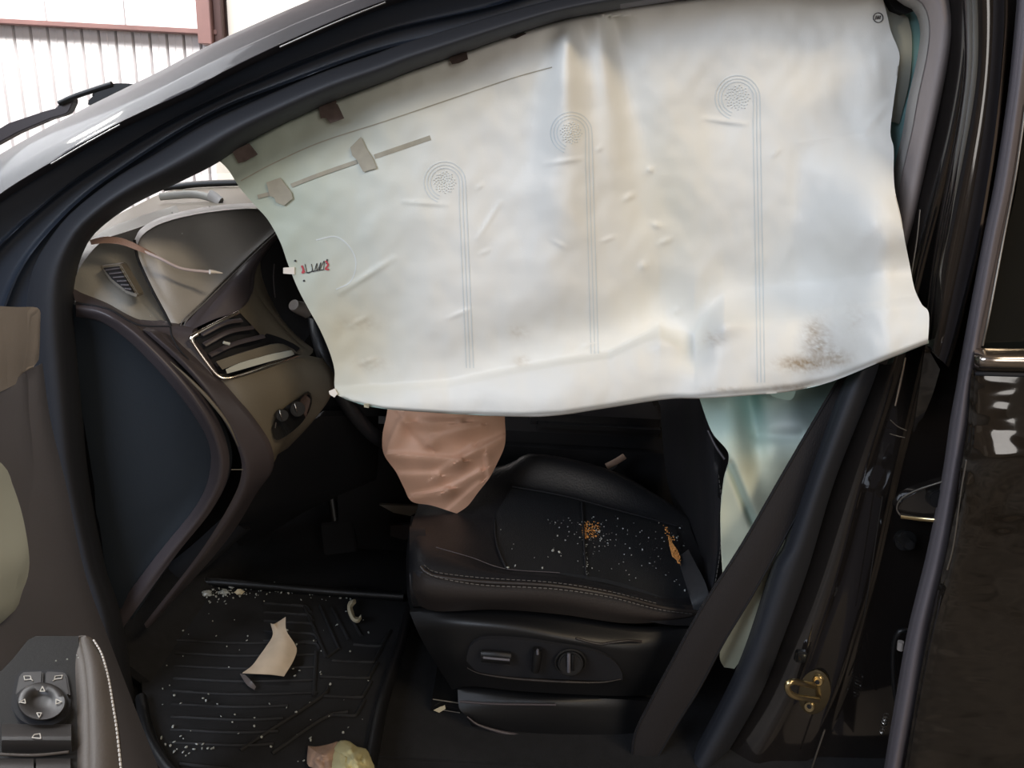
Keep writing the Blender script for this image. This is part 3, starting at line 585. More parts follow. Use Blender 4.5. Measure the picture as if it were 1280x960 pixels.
# seat back
b0 = [(800, 120, 1.72), (812, 250, 1.7), (820, 400, 1.7), (826, 520, 1.7), (834, 600, 1.68), (850, 655, 1.62), (868, 690, 1.5)]
b1 = [(840, 110, 1.62), (850, 250, 1.6), (856, 400, 1.55), (862, 520, 1.55), (868, 600, 1.52), (874, 655, 1.48), (880, 700, 1.4)]
b2 = [(860, 110, 1.42), (868, 250, 1.35), (872, 400, 1.30), (880, 520, 1.28), (892, 620, 1.25), (892, 690, 1.24), (882, 745, 1.23)]
b3 = [(900, 110, 1.34), (905, 250, 1.31), (910, 400, 1.29), (915, 520, 1.28), (915, 620, 1.25), (910, 700, 1.24), (898, 765, 1.225)]
b4 = [(1000, 110, 1.38), (1000, 250, 1.36), (1000, 400, 1.34), (985, 520, 1.32), (970, 620, 1.29), (950, 700, 1.27), (930, 790, 1.25)]
bk = loft('backrest', [b0, b1, b2, b3, b4], 'leather', seat, nu=40, nv=29, thick=.06, dirv=(.8, .3, 0))
dashes('back_stitch', [(888, 530, 1.262), (899, 600, 1.235), (902, 640, 1.225), (900, 690, 1.22), (893, 735, 1.215)], seat, 'thread', r=.0007)
tube('back_panel_gap', [(885, 538, 1.255), (895, 558, 1.238), (906, 574, 1.225)], .0025, 'dashmid', seat)
loft('backrest_skirt', [[(848, 700, 1.33), (862, 745, 1.215), (868, 766, 1.195)], [(862, 690, 1.30), (884, 735, 1.20), (886, 768, 1.19)]], 'insert', seat, nu=14, nv=7, thick=.01, smoothv=False)
hr = box('headrest', P(905, 60, 1.55), (.11, .26, .16), 'leather', seat, bevel=.035, seg=4)
# side trim
s0 = [(512, 765, 1.215), (560, 764, 1.195), (640, 766, 1.185), (720, 776, 1.18), (800, 788, 1.185), (870, 785, 1.205)]
s1 = [(520, 785, 1.20), (570, 778, 1.17), (640, 782, 1.155), (720, 797, 1.15), (790, 806, 1.16), (860, 806, 1.19)]
s2 = [(530, 805, 1.20), (575, 795, 1.165), (640, 797, 1.150), (720, 808, 1.146), (790, 822, 1.156), (855, 830, 1.19)]
s3 = [(545, 830, 1.20), (575, 822, 1.168), (640, 825, 1.155), (720, 832, 1.15), (790, 845, 1.16), (845, 850, 1.19)]
s4 = [(565, 862, 1.205), (590, 858, 1.18), (650, 864, 1.17), (720, 868, 1.165), (780, 870, 1.172), (830, 868, 1.20)]
st_ = loft('side_trim', [s0, s1, s2, s3, s4], 'black', seat, nu=44, nv=29, thick=.012)
tube('trim_highlight_edge', [(720, 798, 1.148), (748, 805, 1.148), (765, 803, 1.150), (785, 801, 1.156), (802, 802, 1.165)], .0022, 'sidelea', st_)
pod = slab('switch_pod', [(583, 826, 1.150), (588, 808, 1.150), (605, 799, 1.147), (650, 800, 1.141), (700, 807, 1.138), (745, 815, 1.140), (768, 827, 1.147), (778, 843, 1.152), (772, 851, 1.152), (700, 849, 1.145), (640, 846, 1.147), (600, 841, 1.15)], 'softblack', seat, thick=.02, smooth_n=50)
tube('pod_lower_ridge', [(584, 835, 1.148), (600, 842, 1.144), (640, 848, 1.140), (700, 852, 1.137), (750, 853, 1.143), (776, 849, 1.15)], .0022, 'sidelea', pod, taper=lambda t: .3+.8*math.sin(math.pi*t))
s_1 = tube('slide_switch', [(602, 820, 1.138), (620, 821, 1.135), (638, 823, 1.135)], .012, 'black', pod, flat=.6, n=12)
tube('switch_gleam_edge', [(604, 822, 1.124), (620, 823.5, 1.122), (637, 825, 1.122)], .0022, 'doortrim', s_1)
s_2 = tube('tilt_switch', [(672, 811, 1.131), (671, 825, 1.129), (669, 838, 1.133)], .0085, 'black', pod, n=12, taper=lambda t: 1.05-.15*t)
tube('switch_gleam_edge', [(672, 812, 1.120), (672, 818, 1.119)], .0022, 'doortrim', s_2)
kn = disc('lumbar_knob', P(713, 828, 1.128), (0, -1, .25), .0215, .016, 'black', pod, bevel=.003)
tube('knob_rim', [tuple(P(713, 828, 1.133)+V((math.cos(a)*.026, 0, math.sin(a)*.026))) for a in [2*math.pi*i/30 for i in range(31)]], .0022, 'switchp', pod, world=True, samples=60)
tube('knob_grip', [(711, 817, 1.117), (711, 828, 1.114), (711, 840, 1.117)], .0030, 'doortrim', kn, flat=.8)
tube('knob_grip', [(716, 818, 1.117), (716, 828, 1.114), (716, 838, 1.117)], .0022, 'black', kn)
loft('lower_side_panel', [[(572, 862, 1.19), (640, 868, 1.18), (720, 872, 1.175), (790, 875, 1.185), (830, 880, 1.20)], [(574, 885, 1.17), (640, 882, 1.165), (700, 882, 1.163), (780, 892, 1.175), (820, 900, 1.19)], [(582, 895, 1.165), (620, 912, 1.16), (690, 924, 1.158), (780, 932, 1.165), (815, 932, 1.18)], [(600, 925, 1.17), (640, 945, 1.17), (700, 955, 1.17), (780, 960, 1.175), (810, 960, 1.18)]], 'black', seat, nu=34, nv=19, thick=.012)
tube('panel_ridge', [(575, 877, 1.163), (620, 880, 1.158), (695, 881, 1.157)], .002, 'dashmid', seat)
tube('panel_ridge', [(584, 896, 1.160), (600, 907, 1.156), (640, 918, 1.154), (700, 926, 1.152), (760, 931, 1.155), (785, 931, 1.16)], .0035, 'dashmid', seat, taper=lambda t: .4+.8*math.sin(math.pi*t))
rl = slab('seat_rail', [(540, 873, 1.20), (576, 878, 1.20), (576, 891, 1.20), (538, 888, 1.20)], 'gloss', seat, thick=.3)
tube('rail_edge', [(541, 874, 1.195), (575, 879, 1.195)], .0012, 'steel', rl); tube('rail_edge', [(550, 887, 1.195), (575, 891, 1.195)], .0008, 'steel', rl)
slab('rail_foot', [(530, 892, 1.20), (576, 896, 1.20), (577, 906, 1.20), (530, 903, 1.20)], 'dashmid', seat, thick=.02)
slab('seat_base', [(560, 800, 1.25), (850, 800, 1.25), (850, 960, 1.25), (590, 960, 1.25), (575, 870, 1.25)], 'softblack', seat, thick=.35)
tag(slab('paper_sliver', [(542, 888, 1.193), (550, 884, 1.193), (556, 882, 1.193), (557, 886, 1.193), (549, 891, 1.193)], 'cream_paper', thick=.001), 'tiny pale paper sliver caught on the metal seat rail', 'paper scrap')
fd = slab('floor_duct', [(505, 940, 1.17), (550, 941, 1.17), (554, 948, 1.17), (553, 985, 1.17), (500, 985, 1.17)], 'dashmid', None, thick=.06, bevel=.003)
tag(fd, 'dark grey boxy floor duct beside the seat rail at the bottom edge', 'floor duct')
# passenger side: console and seat
cn = thing('centre_console', 'black centre console beyond the driver seat', 'console', (0, 1.85, .34))
box('console_body', (.02, 1.86, .52), (.95, .22, .36), 'softblack', cn, bevel=.03)
box('console_lid', (.22, 1.86, .725), (.34, .2, .05), 'leather', cn, bevel=.02)
slab('console_accent', [(474, 631, 1.72), (525, 633, 1.72), (522, 640, 1.72), (513, 645, 1.72), (492, 641, 1.72)], 'dash', cn, thick=.01)
slab('console_tray', [(488, 657, 1.70), (518, 655, 1.70), (518, 672, 1.70), (505, 675, 1.70), (488, 670, 1.70)], 'dashmid', cn, thick=.01)
ps = thing('passenger_seat', 'black passenger seat in the dark beyond the console', 'seat', (.25, 2.3, .34))
box('cushion', (.13, 2.32, .60), (.52, .5, .2), 'leather', ps, bevel=.05, seg=4)
box('backrest', (.52, 2.32, .95), (.16, .5, .68), 'leather', ps, bevel=.05, seg=4)
box('headrest', (.56, 2.32, 1.36), (.1, .26, .15), 'leather', ps, bevel=.03, seg=3)
bu = thing('seat_belt_buckle', 'seat belt buckle with dull pink release beside the far seat bolster', 'buckle', P(765, 590, 1.68))
tube('buckle_button', [(758, 583, 1.67), (770, 577, 1.67), (781, 570, 1.67)], .008, 'pinkpaper', bu, flat=.5)
tube('buckle_body', [(764, 586, 1.68), (772, 596, 1.68), (785, 612, 1.68)], .02, 'black', bu, flat=.6)
# brake pedal
pd = thing('brake_pedal', 'black pedal hanging in the dark footwell', 'pedal', P(420, 700, 1.75))
slab('pedal_pad', [(400, 655, 1.75), (440, 650, 1.75), (446, 690, 1.72), (405, 695, 1.72)], 'softblack', pd, thick=.02, bevel=.003)
tube('pedal_arm', [(420, 660, 1.76), (410, 600, 1.8), (390, 540, 1.85)], .012, 'black', pd)

# ================================================================== FLOOR MAT
ZM = .375
mt = thing('floor_mat', 'black ribbed rubber floor mat littered with glass crumbs and paper', 'mat', PF(340, 840, .345))
def PM(x, y, dz=0): return tuple(PF(x, y, ZM+dz))
slab('mat_base', [PM(*p) for p in [(170, 742), (215, 722), (300, 728), (420, 738), (512, 745), (510, 800), (480, 870), (460, 960), (440, 990), (240, 990), (200, 930), (178, 870)]], 'matrub', mt, thick=.012, dirv=(0, 0, -1), world=True)
tube('mat_rim', [PM(176, 872, .008), PM(186, 920, .008), PM(215, 965, .008), PM(260, 1000, .008)], .010, 'black', mt, world=True)
tube('mat_rim', [PM(210, 724, .008), PM(300, 730, .012), PM(420, 740, .012), PM(505, 746, .012)], .010, 'black', mt, world=True)
tube('mat_rim', [PM(512, 760, .008), PM(500, 810, .008), PM(478, 880, .008), PM(462, 960, .008)], .012, 'black', mt, world=True)
def rib(pts, r=.004): tube('mat_rib', [PM(x, y, .001) for x, y in pts], r, 'matrub', mt, world=True, n=6)
for k, y in enumerate((757, 768, 779, 792, 804)):
    rib([(330, y-3), (372+k*3, y), (384+k*3, y+2), (388+k*3, y+8)])
for pts in ([(380, 757), (408, 822)], [(400, 757), (424, 812)], [(408, 822), (424, 810)], [(415, 760), (436, 800)], [(435, 765), (452, 795)]): rib(pts)
for k, (y, x0, x1) in enumerate([(808, 442, 480), (828, 415, 470), (848, 400, 464), (872, 405, 456), (895, 410, 448)]):
    rib([(x0, y-2), (x1-8, y), (x1-2, y-3), (x1+8, y-20)])
for pts in ([(300, 938), (400, 872), (410, 860)], [(340, 942), (405, 898), (435, 890)], [(225, 955), (290, 962)]): rib(pts)
for k in range(9):
    y = 800+k*16; rib([(220-k*1, y), (300, y+4), (390-k*6 if k > 4 else 396, y+2)], .0032)
rib([(395, 815), (392, 870)])
# debris
def crumbs(name, label, pts, rng, z=None, material='crumb', cat='glass crumbs'):
    bm = bmesh.new()
    for (x, y, zz) in pts:
        c = PF(x, y, ZM+.004) if zz is None else P(x, y, zz)
        shard(bm, c, random.uniform(*rng))
    return tag(from_bm(name, bm, material), label, cat, kind='stuff')
pts = [(random.gauss(265, 28), random.gauss(739, 6), None) for _ in range(70)] + [(random.uniform(215, 450), 738+random.gauss(0, 4)+(abs(random.gauss(0, 4))), None) for _ in range(110)] + [(random.uniform(200, 470), random.uniform(745, 955), None) for _ in range(90)] + [(random.gauss(235, 16), random.gauss(930, 6), None) for _ in range(12)]
crumbs('glass_crumbs', 'pale glass crumbs strewn along the front of the floor mat', pts, (.0012, .0034))
for i, (x, y, s) in enumerate([(248, 735, 10), (258, 742, 8), (280, 740, 7), (290, 732, 6), (299, 740, 7), (232, 730, 9), (265, 728, 6)]):
    bm = bmesh.new(); c = PF(x, y, ZM+.008); k = s*.0011
    r = bmesh.ops.create_icosphere(bm, subdivisions=2, radius=k)
    for v in r['verts']: v.co = V((v.co.x*1.3, v.co.y, v.co.z*.7))*(1+.5*noise.noise(v.co*200+V((i, 0, 0)))) + c
    tag(from_bm('glass_lump', bm, 'pinkpaper' if i in (0, 5) else ('cream_paper' if i == 4 else 'crumb')), ['chunkiest tan lump in the glass litter at the head of the mat', 'grey glass lump just below the tan lump on the mat', 'small grey glass lump in the middle of the mat litter', 'small upright glass lump at the top of the mat litter', 'rightmost round cream lump in the mat litter', 'pinkish lump at the left end of the mat litter', 'small glass lump above the middle of the mat litter'][i], 'glass lump', 'lumps in the litter on the mat')
def sdep(x, y):  # seat surface depth at pixel, from insert curves
    cs = [[(633, 711, 1.213), (730, 719, 1.208), (800, 736, 1.215), (862, 762, 1.225)], [(622, 680, 1.295), (700, 688, 1.29), (790, 702, 1.295), (870, 725, 1.295)], [(618, 647, 1.41), (700, 652, 1.41), (780, 665, 1.41), (850, 685, 1.41)], [(640, 610, 1.515), (700, 620, 1.515), (770, 638, 1.515), (845, 658, 1.515)]]
    row = []
    for c in cs:
        for p, q in zip(c, c[1:]):
            if p[0] <= x <= q[0] or (q is c[-1]) or (x < c[0][0]):
                t = (x-p[0])/(q[0]-p[0]); row.append((p[1]+(q[1]-p[1])*t, p[2]+(q[2]-p[2])*t)); break
    row.sort()
    for (y0, d0), (y1, d1) in zip(row, row[1:]):
        if y <= y1: return d0+(d1-d0)*(y-y0)/(y1-y0)
    return row[-1][1]
def sp_(x, y, s=.008): return (x, y, sdep(x, y)-s)
pts = []
for _ in range(60): pts.append(sp_(random.gauss(742, 14), random.gauss(668, 9)))
for _ in range(120):
    x = random.uniform(690, 858); y = random.uniform(645, 735)
    if y < 700+(x-700)*.3: pts.append(sp_(x, y))
for _ in range(14): pts.append(sp_(random.gauss(708, 10), random.gauss(651, 2)))
for _ in range(16): pts.append(sp_(733+random.gauss(0, 1), random.uniform(680, 718)))
for x, y in ((642, 680), (640, 686), (626, 662), (635, 710), (644, 707), (678, 710), (668, 697), (690, 688), (699, 690), (685, 696), (710, 670)): pts.append(sp_(x, y))
crumbs('glass_crumbs', 'pale glass crumbs scattered over the black seat insert', pts, (.0006, .0019))
for x, y, s in ((678, 710, .0035), (635, 709, .003), (644, 707, .003), (699, 690, .0032), (803, 687, .003), (856, 738, .0028), (749, 665, .003), (692, 688, .002), (812, 704, .003)):
    pass
crumbs('glass_crumbs', 'larger glass bits dotted along the seat insert seams', [sp_(x, y) for x, y in ((678, 710), (635, 709), (644, 707), (699, 690), (803, 687), (856, 738), (749, 665), (691, 688), (812, 704), (850, 660), (846, 672), (820, 748), (872-20, 756))], (.0022, .0034))
pts = [sp_(x, y, .007) for x, y in [(random.uniform(728, 750), random.uniform(652, 672)) for _ in range(110)] if (x-728)+(672-y)*-.6 < 18]
pts += [sp_(random.gauss(732, 2.2), random.uniform(655, 673), .006) for _ in range(50)]
crumbs('foam_crumbs', 'orange crumb patch at the cross seam of the seat insert', pts, (.0008, .0024), material='orange', cat='crumbs')
crumbs('foam_crumbs', 'orange crumbs spilt along the crease in front of the backrest', [(831+(y-657)*.38+random.gauss(0, 2.2), y, 1.40-(y-657)*.0022) for y in [random.uniform(655, 706) for _ in range(60)]], (.0008, .0028), material='orange', cat='crumbs')
of = slab('foam_scrap', [sp_(833, 664, .006), sp_(836, 664, .006), (838, 672, 1.40), (844, 680, 1.37), (847, 687, 1.34), (843, 693, 1.33), (842, 690, 1.34), (837, 686, 1.36), (834, 674, 1.40)], 'orange', None, thick=.008)
of.location.y -= .03
tag(of, 'torn orange foam strip where the cushion meets the backrest', 'foam scrap')
# papers on the mat
def paperpt(x, y, dz): return tuple(PF(x, y, ZM+dz))
pg = [[(338, 779, .03), (342, 780, .035), (348, 777, .03), (357, 771, .04)],
      [(341, 793, .025), (345, 792, .028), (350, 790, .034), (358, 788, .036)],
      [(334, 806, .022), (344, 804, .03), (356, 802, .034), (368, 804, .028)],
      [(324, 820, .018), (340, 818, .028), (356, 814, .03), (371, 813, .022)],
      [(315, 832, .014), (332, 832, .022), (350, 830, .024), (366, 827, .018)],
      [(303, 841, .012), (322, 842, .015), (340, 843, .016), (355, 845, .014)]]
o = loft('paper_scrap', [[PF(x, y, ZM+z) for x, y, z in r] for r in pg], 'paper', None, nu=20, nv=26, thick=.0012, dirv=(0, 0, -1), world=True)
tag(o, 'large torn beige paper scrap curled in the middle of the floor mat', 'paper scrap')
o = loft('film_sliver', [[PF(x, y, ZM+z) for x, y, z in r] for r in [[(300, 842, .012), (308, 855, .008), (318, 862, .006)], [(306, 843, .014), (313, 850, .014), (320, 858, .008)]]], 'film', None, nu=10, nv=5, thick=.0012, dirv=(0, 0, -1), world=True, smoothv=False)
tag(o, 'dark see-through sliver below the beige paper scrap', 'plastic scrap')
cs_o = [(441, 749), (436, 752), (434, 759), (436, 768), (441, 776), (448, 778), (452, 773)]
cs_i = [(444, 749), (445, 753), (441, 758), (442, 764), (444, 770), (448, 771), (451, 768)]
o = loft('curled_scrap', [[PF(x, y, ZM+.012+.004*math.sin(i)) for i, (x, y) in enumerate(cs_o)], [PF((x+u)/2, (y+v)/2, ZM+.022) for (x, y), (u, v) in zip(cs_o, cs_i)], [PF(x, y, ZM+.012) for x, y in cs_i]], 'cream_paper', None, nu=24, nv=9, thick=.0012, dirv=(0, 0, -1), world=True)
tag(o, 'small cream C-shaped curled scrap near the top right of the mat', 'paper scrap')
def crumple(name, outline, z, material, label, cat, amp=.012, seed=0, dome=.03):
    n = 34; cx = sum(p[0] for p in outline)/len(outline); cy = sum(p[1] for p in outline)/len(outline)
    o2 = cr([(x, y, 0) for x, y in outline]+[(*outline[0], 0)], n+1)
    G = []
    for j in range(15):
        t = 1-j/14*.98
        row = []
        for i in range(n+1):
            x = cx+(o2[i % n].x-cx)*t; y = cy+(o2[i % n].y-cy)*t
            q = V((x*.06, y*.06, seed)); h = abs(noise.noise(q))*amp*2.2 + abs(noise.noise(q*2.3))*amp
            row.append(PF(x, y, z+dome*(1-t*t)+h*(1.1-t*.7)))
        G.append(row)
    return tag(grid_mesh(name, G, material, None, thick=.0015, dirv=(0, 0, -1), sharp=70), label, cat)
crumple('pink_scrap', [(385, 932), (395, 933), (412, 930), (425, 928), (424, 958), (410, 975), (392, 960), (384, 954)], ZM+.008, 'pinkpaper', 'brownish pink torn scrap left of the yellow cloth at the bottom edge', 'paper scrap', seed=3, amp=.008, dome=.012)
crumple('yellow_cloth', [(416, 938), (424, 926), (436, 926), (446, 933), (458, 936), (462, 944), (468, 958), (464, 985), (430, 985), (414, 965)], ZM+.012, 'yellowcloth', 'crumpled pale yellow cloth on the mat at the bottom edge', 'cloth', seed=8, amp=.016, dome=.03)

# ================================================================== CURTAIN AIRBAG
bagT = thing('curtain_airbag', 'large off-white deployed curtain airbag hanging across the front doorway', 'airbag', P(720, 20, 1.2))
topc = [(273, 200), (282, 186), (300, 180), (319, 170), (360, 148), (412, 126), (480, 100), (512, 87), (570, 67), (640, 42), (707, 22), (745, 14), (775, 8), (880, -6), (1000, -16), (1100, -14)]
botc = [(420, 493), (440, 502), (480, 511), (560, 517), (650, 521), (700, 519), (760, 510), (835, 499), (880, 498), (940, 494), (990, 489), (1040, 477), (1100, 453), (1161, 429)]
lefc = [(273, 200), (285, 212), (300, 235), (318, 256), (335, 275), (350, 302), (360, 330), (372, 360), (385, 385), (400, 412), (412, 440), (418, 462), (418, 480), (420, 493)]
rigc = [(1100, -14), (1108, 15), (1114, 40), (1124, 66), (1123, 85), (1121, 100), (1117, 128), (1113, 165), (1117, 185), (1117, 215), (1119, 240), (1126, 270), (1131, 300), (1137, 330), (1143, 360), (1152, 380), (1161, 392), (1160, 429)]
def sm(a, b, x):
    t = max(0, min(1, (x-a)/(b-a))); return t*t*(3-2*t)
def interp(tab, x):
    if x <= tab[0][0]: return tab[0][1]
    for (a, b), (c, d) in zip(tab, tab[1:]):
        if x <= c: return b+(d-b)*(x-a)/(c-a)
    return tab[-1][1]
ridge = [(400, 490), (480, 488), (560, 482), (640, 466), (700, 455), (760, 447), (800, 428), (825, 418), (850, 432), (868, 438), (885, 415), (905, 396), (960, 392), (1040, 385), (1100, 376), (1161, 368)]
bott = botc
creases = [((505, 252), (560, 256), .0022, 3), ((597, 298), (626, 252), .002, 3), ((681, 205), (728, 198), .002, 3), ((425, 366), (492, 323), .003, 4), ((880, 148), (932, 155), .003, 3),
           ((560, 398), (588, 386), .002, 3), ((600, 318), (612, 312), .0015, 3), ((596, 236), (604, 230), .0015, 2.5), ((752, 302), (768, 296), .002, 3), ((965, 196), (975, 186), .002, 3),
           ((726, 435), (748, 426), .002, 3), ((438, 408), (460, 395), .0015, 3), ((450, 455), (470, 448), .0012, 3), ((690, 300), (708, 310), .0015, 3), ((745, 188), (752, 184), .0015, 3),
           ((810, 215), (815, 210), .003, 4), ((780, 250), (792, 243), .003, 4), ((815, 280), (826, 283), .003, 4), ((825, 305), (838, 298), .003, 4), ((800, 335), (808, 330), .003, 5), ((842, 392), (850, 385), .003, 5),
           ((1000, 178), (1090, 165), .002, 4), ((1075, 170), (1110, 130), .003, 6), ((1095, 60), (1100, 110), .002, 7), ((880, 430), (900, 420), .004, 6)]
def segd(x, y, a, b):
    vx, vy = b[0]-a[0], b[1]-a[1]; L = vx*vx+vy*vy; t = max(0, min(1, ((x-a[0])*vx+(y-a[1])*vy)/L))
    return math.hypot(x-a[0]-vx*t, y-a[1]-vy*t), t
def bagY(x, y):
    d = 0
    d += .018*sm(300, 700, x) - .012*sm(800, 1160, x)
    # pull fan from the tear point (707,25)
    if y > 20:
        ly = y-20
        d += .030*math.exp(-((x-(709-.03*ly))/(9+.13*ly))**2)*sm(20, 60, y)*(1-.55*sm(250, 480, y))
        d -= .022*math.exp(-((x-(765+.20*ly))/(18+.08*ly))**2)*(1-.3*sm(100, 400, y))
        d += .014*math.exp(-((x-(750+.10*ly))/(12+.03*ly))**2)*(1-sm(60, 260, y))
    d += .016*math.exp(-((x-560)/90)**2-((y-330)/150)**2)
    d -= .012*math.exp(-((x-455)/55)**2-((y-440)/60)**2)
    d += .020*math.exp(-((x-1000)/110)**2-((y-260)/140)**2)
    d -= .012*math.exp(-((x-900)/45)**2-((y-150)/60)**2)
    d -= .016*math.exp(-((x-820)/40)**2-((y-385)/45)**2)
    d += .010*math.exp(-((x-1085)/20)**2-((y-120)/60)**2)
    d += .15*sm(990, 1115, x)*sm(120, 300, y) + .035*sm(800, 900, x)*sm(300, 470, y)*(1-sm(990, 1060, x))
    d -= .03*(1-sm(-6, 7, y-interp(topc, x)))
    # rolled hem
    ry, by = interp(ridge, x), interp(bott, x)
    h = max(8., by-ry)
    W = 9+30*sm(780, 960, x); am = (.020+.016*sm(560, 760, x)-.006*sm(900, 1100, x))*min(1, h/40)
    t = (y-ry)/h
    d += am*sm(-W, W*.35, y-ry)
    if t > 0: d += .030*min(1, h/60)*math.sin(math.pi*min(1, t)*.5) - .008*sm(.9, 1.0, t)
    # fabric sags inward just above the roll
    d -= .016*math.exp(-((y-ry+36)/34)**2)*sm(430, 650, x)
    d += .012*math.exp(-((x-835)/22)**2-((y-428)/14)**2) + .014*math.exp(-((x-905)/30)**2-((y-405)/16)**2) - .018*math.exp(-((x-868)/16)**2-((y-440)/20)**2)
    for a, b, am, wd in creases:
        if abs(x-a[0]) < 120 and abs(y-a[1]) < 120:
            ds, t = segd(x, y, a, b)
            if ds < wd*3: d += am*math.exp(-(ds/wd)**2)*math.sin(math.pi*(.12+.76*t))
    q = V((x/110, y/130, 1.7))
    d += .010*noise.noise(q) + .004*noise.noise(q*2.4) + .0015*noise.noise(q*6)
    # sunken tape fold line (425..)
    return 1.215 - d + .03*(1-sm(0, 60, y-interp(topc, x)))*0
def mixcol(a, b, t): return tuple(p+(q-p)*t for p, q in zip(a, b))
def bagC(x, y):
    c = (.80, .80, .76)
    c = mixcol((.43, .49, .41), c, sm(310, 620, x+.2*(y-200)))  # greenish cloth, with the dimmer light at left painted in
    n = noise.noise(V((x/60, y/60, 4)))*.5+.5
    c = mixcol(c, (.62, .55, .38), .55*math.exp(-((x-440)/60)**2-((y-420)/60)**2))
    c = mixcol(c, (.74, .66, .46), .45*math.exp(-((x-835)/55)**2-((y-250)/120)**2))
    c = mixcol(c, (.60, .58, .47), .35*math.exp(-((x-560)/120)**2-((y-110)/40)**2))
    # dirt smudge
    for (cx, cy, rx, ry_, s) in ((1005, 455, 26, 8, .75), (1022, 432, 16, 24, .55), (1045, 448, 16, 8, .55), (995, 452, 14, 5, .6), (1018, 412, 8, 10, .45), (652, 452, 9, 6, .3), (892, 424, 10, 8, .35), (1000, 485, 40, 5, .4), (905, 487, 22, 3, .3), (450, 405, 25, 8, .18), (465, 455, 20, 8, .2), (648, 415, 12, 8, .2), (1070, 400, 12, 22, .12)):
        e = ((x-cx)/rx)**2+((y-cy)/ry_)**2
        if e < 6:
            k = noise.noise(V((x/7, y/5, cx)))*.5+.5 + .35*noise.noise(V((x/2.5, y/2.5, 3)))
            c = mixcol(c, (.36, .27, .17), max(0, min(1, s*math.exp(-e*.8)*(k*2.0-.1))))
    return c
NU, NV = 400, 240
TC, BC = cr([(*p, 0) for p in topc], NU), cr([(*p, 0) for p in botc], NU)
LC, RC = cr([(*p, 0) for p in lefc], NV), cr([(*p, 0) for p in rigc], NV)
G = []; cols = []
P00, P10, P01, P11 = TC[0], TC[-1], BC[0], BC[-1]
for j in range(NV):
    v = j/(NV-1); row = []
    for i in range(NU):
        u = i/(NU-1)
        p = TC[i]*(1-v) + BC[i]*v + LC[j]*(1-u) + RC[j]*u - (P00*(1-u)*(1-v)+P10*u*(1-v)+P01*(1-u)*v+P11*u*v)
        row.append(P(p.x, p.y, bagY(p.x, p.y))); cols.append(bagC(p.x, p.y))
    G.append(row)
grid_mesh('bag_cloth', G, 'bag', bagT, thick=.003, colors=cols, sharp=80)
# under fold of the hem (goes back underneath)
hem = [(x, y, bagY(x, y-2)+.004) for x, y in botc]
loft('hem_underside', [hem, [(x, y-3, Y+.05) for x, y, Y in hem], [(x, y-40, 1.27) for x, y, Y in hem]], 'aqua', bagT, nu=60, nv=9, thick=.003)
def ribbon(name, pts, w_, material, parent, lift=.0015, n=None, thick=.0008):
    c = cr([(*p, 0) for p in pts], n or max(12, len(pts)*8)); A = []; B = []
    for i, p in enumerate(c):
        t = (c[min(i+1, len(c)-1)]-c[max(i-1, 0)]); t.normalize(); nx, ny = -t.y*w_/2, t.x*w_/2
        A.append(P(p.x+nx, p.y+ny, bagY(p.x+nx, p.y+ny)-lift)); B.append(P(p.x-nx, p.y-ny, bagY(p.x-nx, p.y-ny)-lift))
    return grid_mesh(name, [A, B], material, parent, thick=thick)
def hook(cx, cy, r, xb, yb, xm=None):
    for k, rr in enumerate((r, r-4, r-8)):
        dx = rr
        arc = [(cx+rr*math.cos(a), cy+rr*math.sin(a)) for a in [math.radians(d) for d in range(110, 361, 25)]]
        x0 = cx+rr
        tail = [(x0+(xb-cx-r)*t+(k*-0.5), cy+(yb-cy)*t) for t in (.12, .3, .5, .7, .85, 1)]
        ribbon('woven_seam', arc+tail, 1.3, 'seam', bagT, lift=.0006, n=70)
    # textured disc inside
    bm = bmesh.new()
    for i in range(60):
        a = i*2.4; q = (r-12)*math.sqrt(i/60); x, y = cx+q*math.cos(a), cy+q*math.sin(a)
        c = P(x, y, bagY(x, y)-.0005)
        rr = bmesh.ops.create_icosphere(bm, subdivisions=1, radius=.0011)
        for v_ in rr['verts']: v_.co += c
    from_bm('seam_weave', bm, 'seam', bagT)['kind'] = 'stuff'
hook(922, 122, 28, 956, 478)
hook(714, 166, 26, 748, 442)
hook(556, 228, 26, 592, 460)
ribbon('woven_seam', [(395, 300), (420, 296), (438, 310), (445, 330), (438, 352), (420, 362)], 1.5, 'seam', bagT, lift=.0005)
ribbon('fold_line', [(301, 226), (340, 205), (400, 178), (480, 152), (560, 125), (640, 98), (690, 84)], 1.4, 'faint', bagT, lift=.0005, n=60)
# tape tabs
def tab(pts, material='tape', name='tape_tab', lift=.004, th=.002, label=None):
    o = slab(name, [(x, y, bagY(x, y)-lift-.002) for x, y in pts], material, bagT, thick=th)
    if label: lab(o, label)
tab([(290, 189), (311, 179), (322, 193), (306, 202), (298, 204)], lift=.012)
tab([(398, 134), (418, 122), (430, 148), (413, 154), (407, 147), (401, 148)], lift=.014)
tab([(560, 72), (583, 63), (585, 74), (573, 79), (565, 80)], lift=.014)
tab([(637, 47), (655, 40), (658, 42), (645, 48)])
tab([(333, 228), (350, 222), (364, 240), (366, 248), (355, 257), (345, 253), (343, 247), (337, 245)], 'faint', 'tape_patch', .0015, .0008)
tab([(438, 184), (451, 171), (458, 186), (465, 196), (471, 210), (454, 215), (446, 200), (440, 194)], 'faint', 'tape_patch', .0015, .0008)
ribbon('tape_line', [(322, 246), (345, 240)], 5, 'faint', bagT)
ribbon('tape_line', [(364, 232), (400, 218), (446, 202)], 5, 'faint', bagT)
ribbon('tape_line', [(468, 196), (500, 185), (538, 172)], 6, 'faint', bagT, lift=.0006)
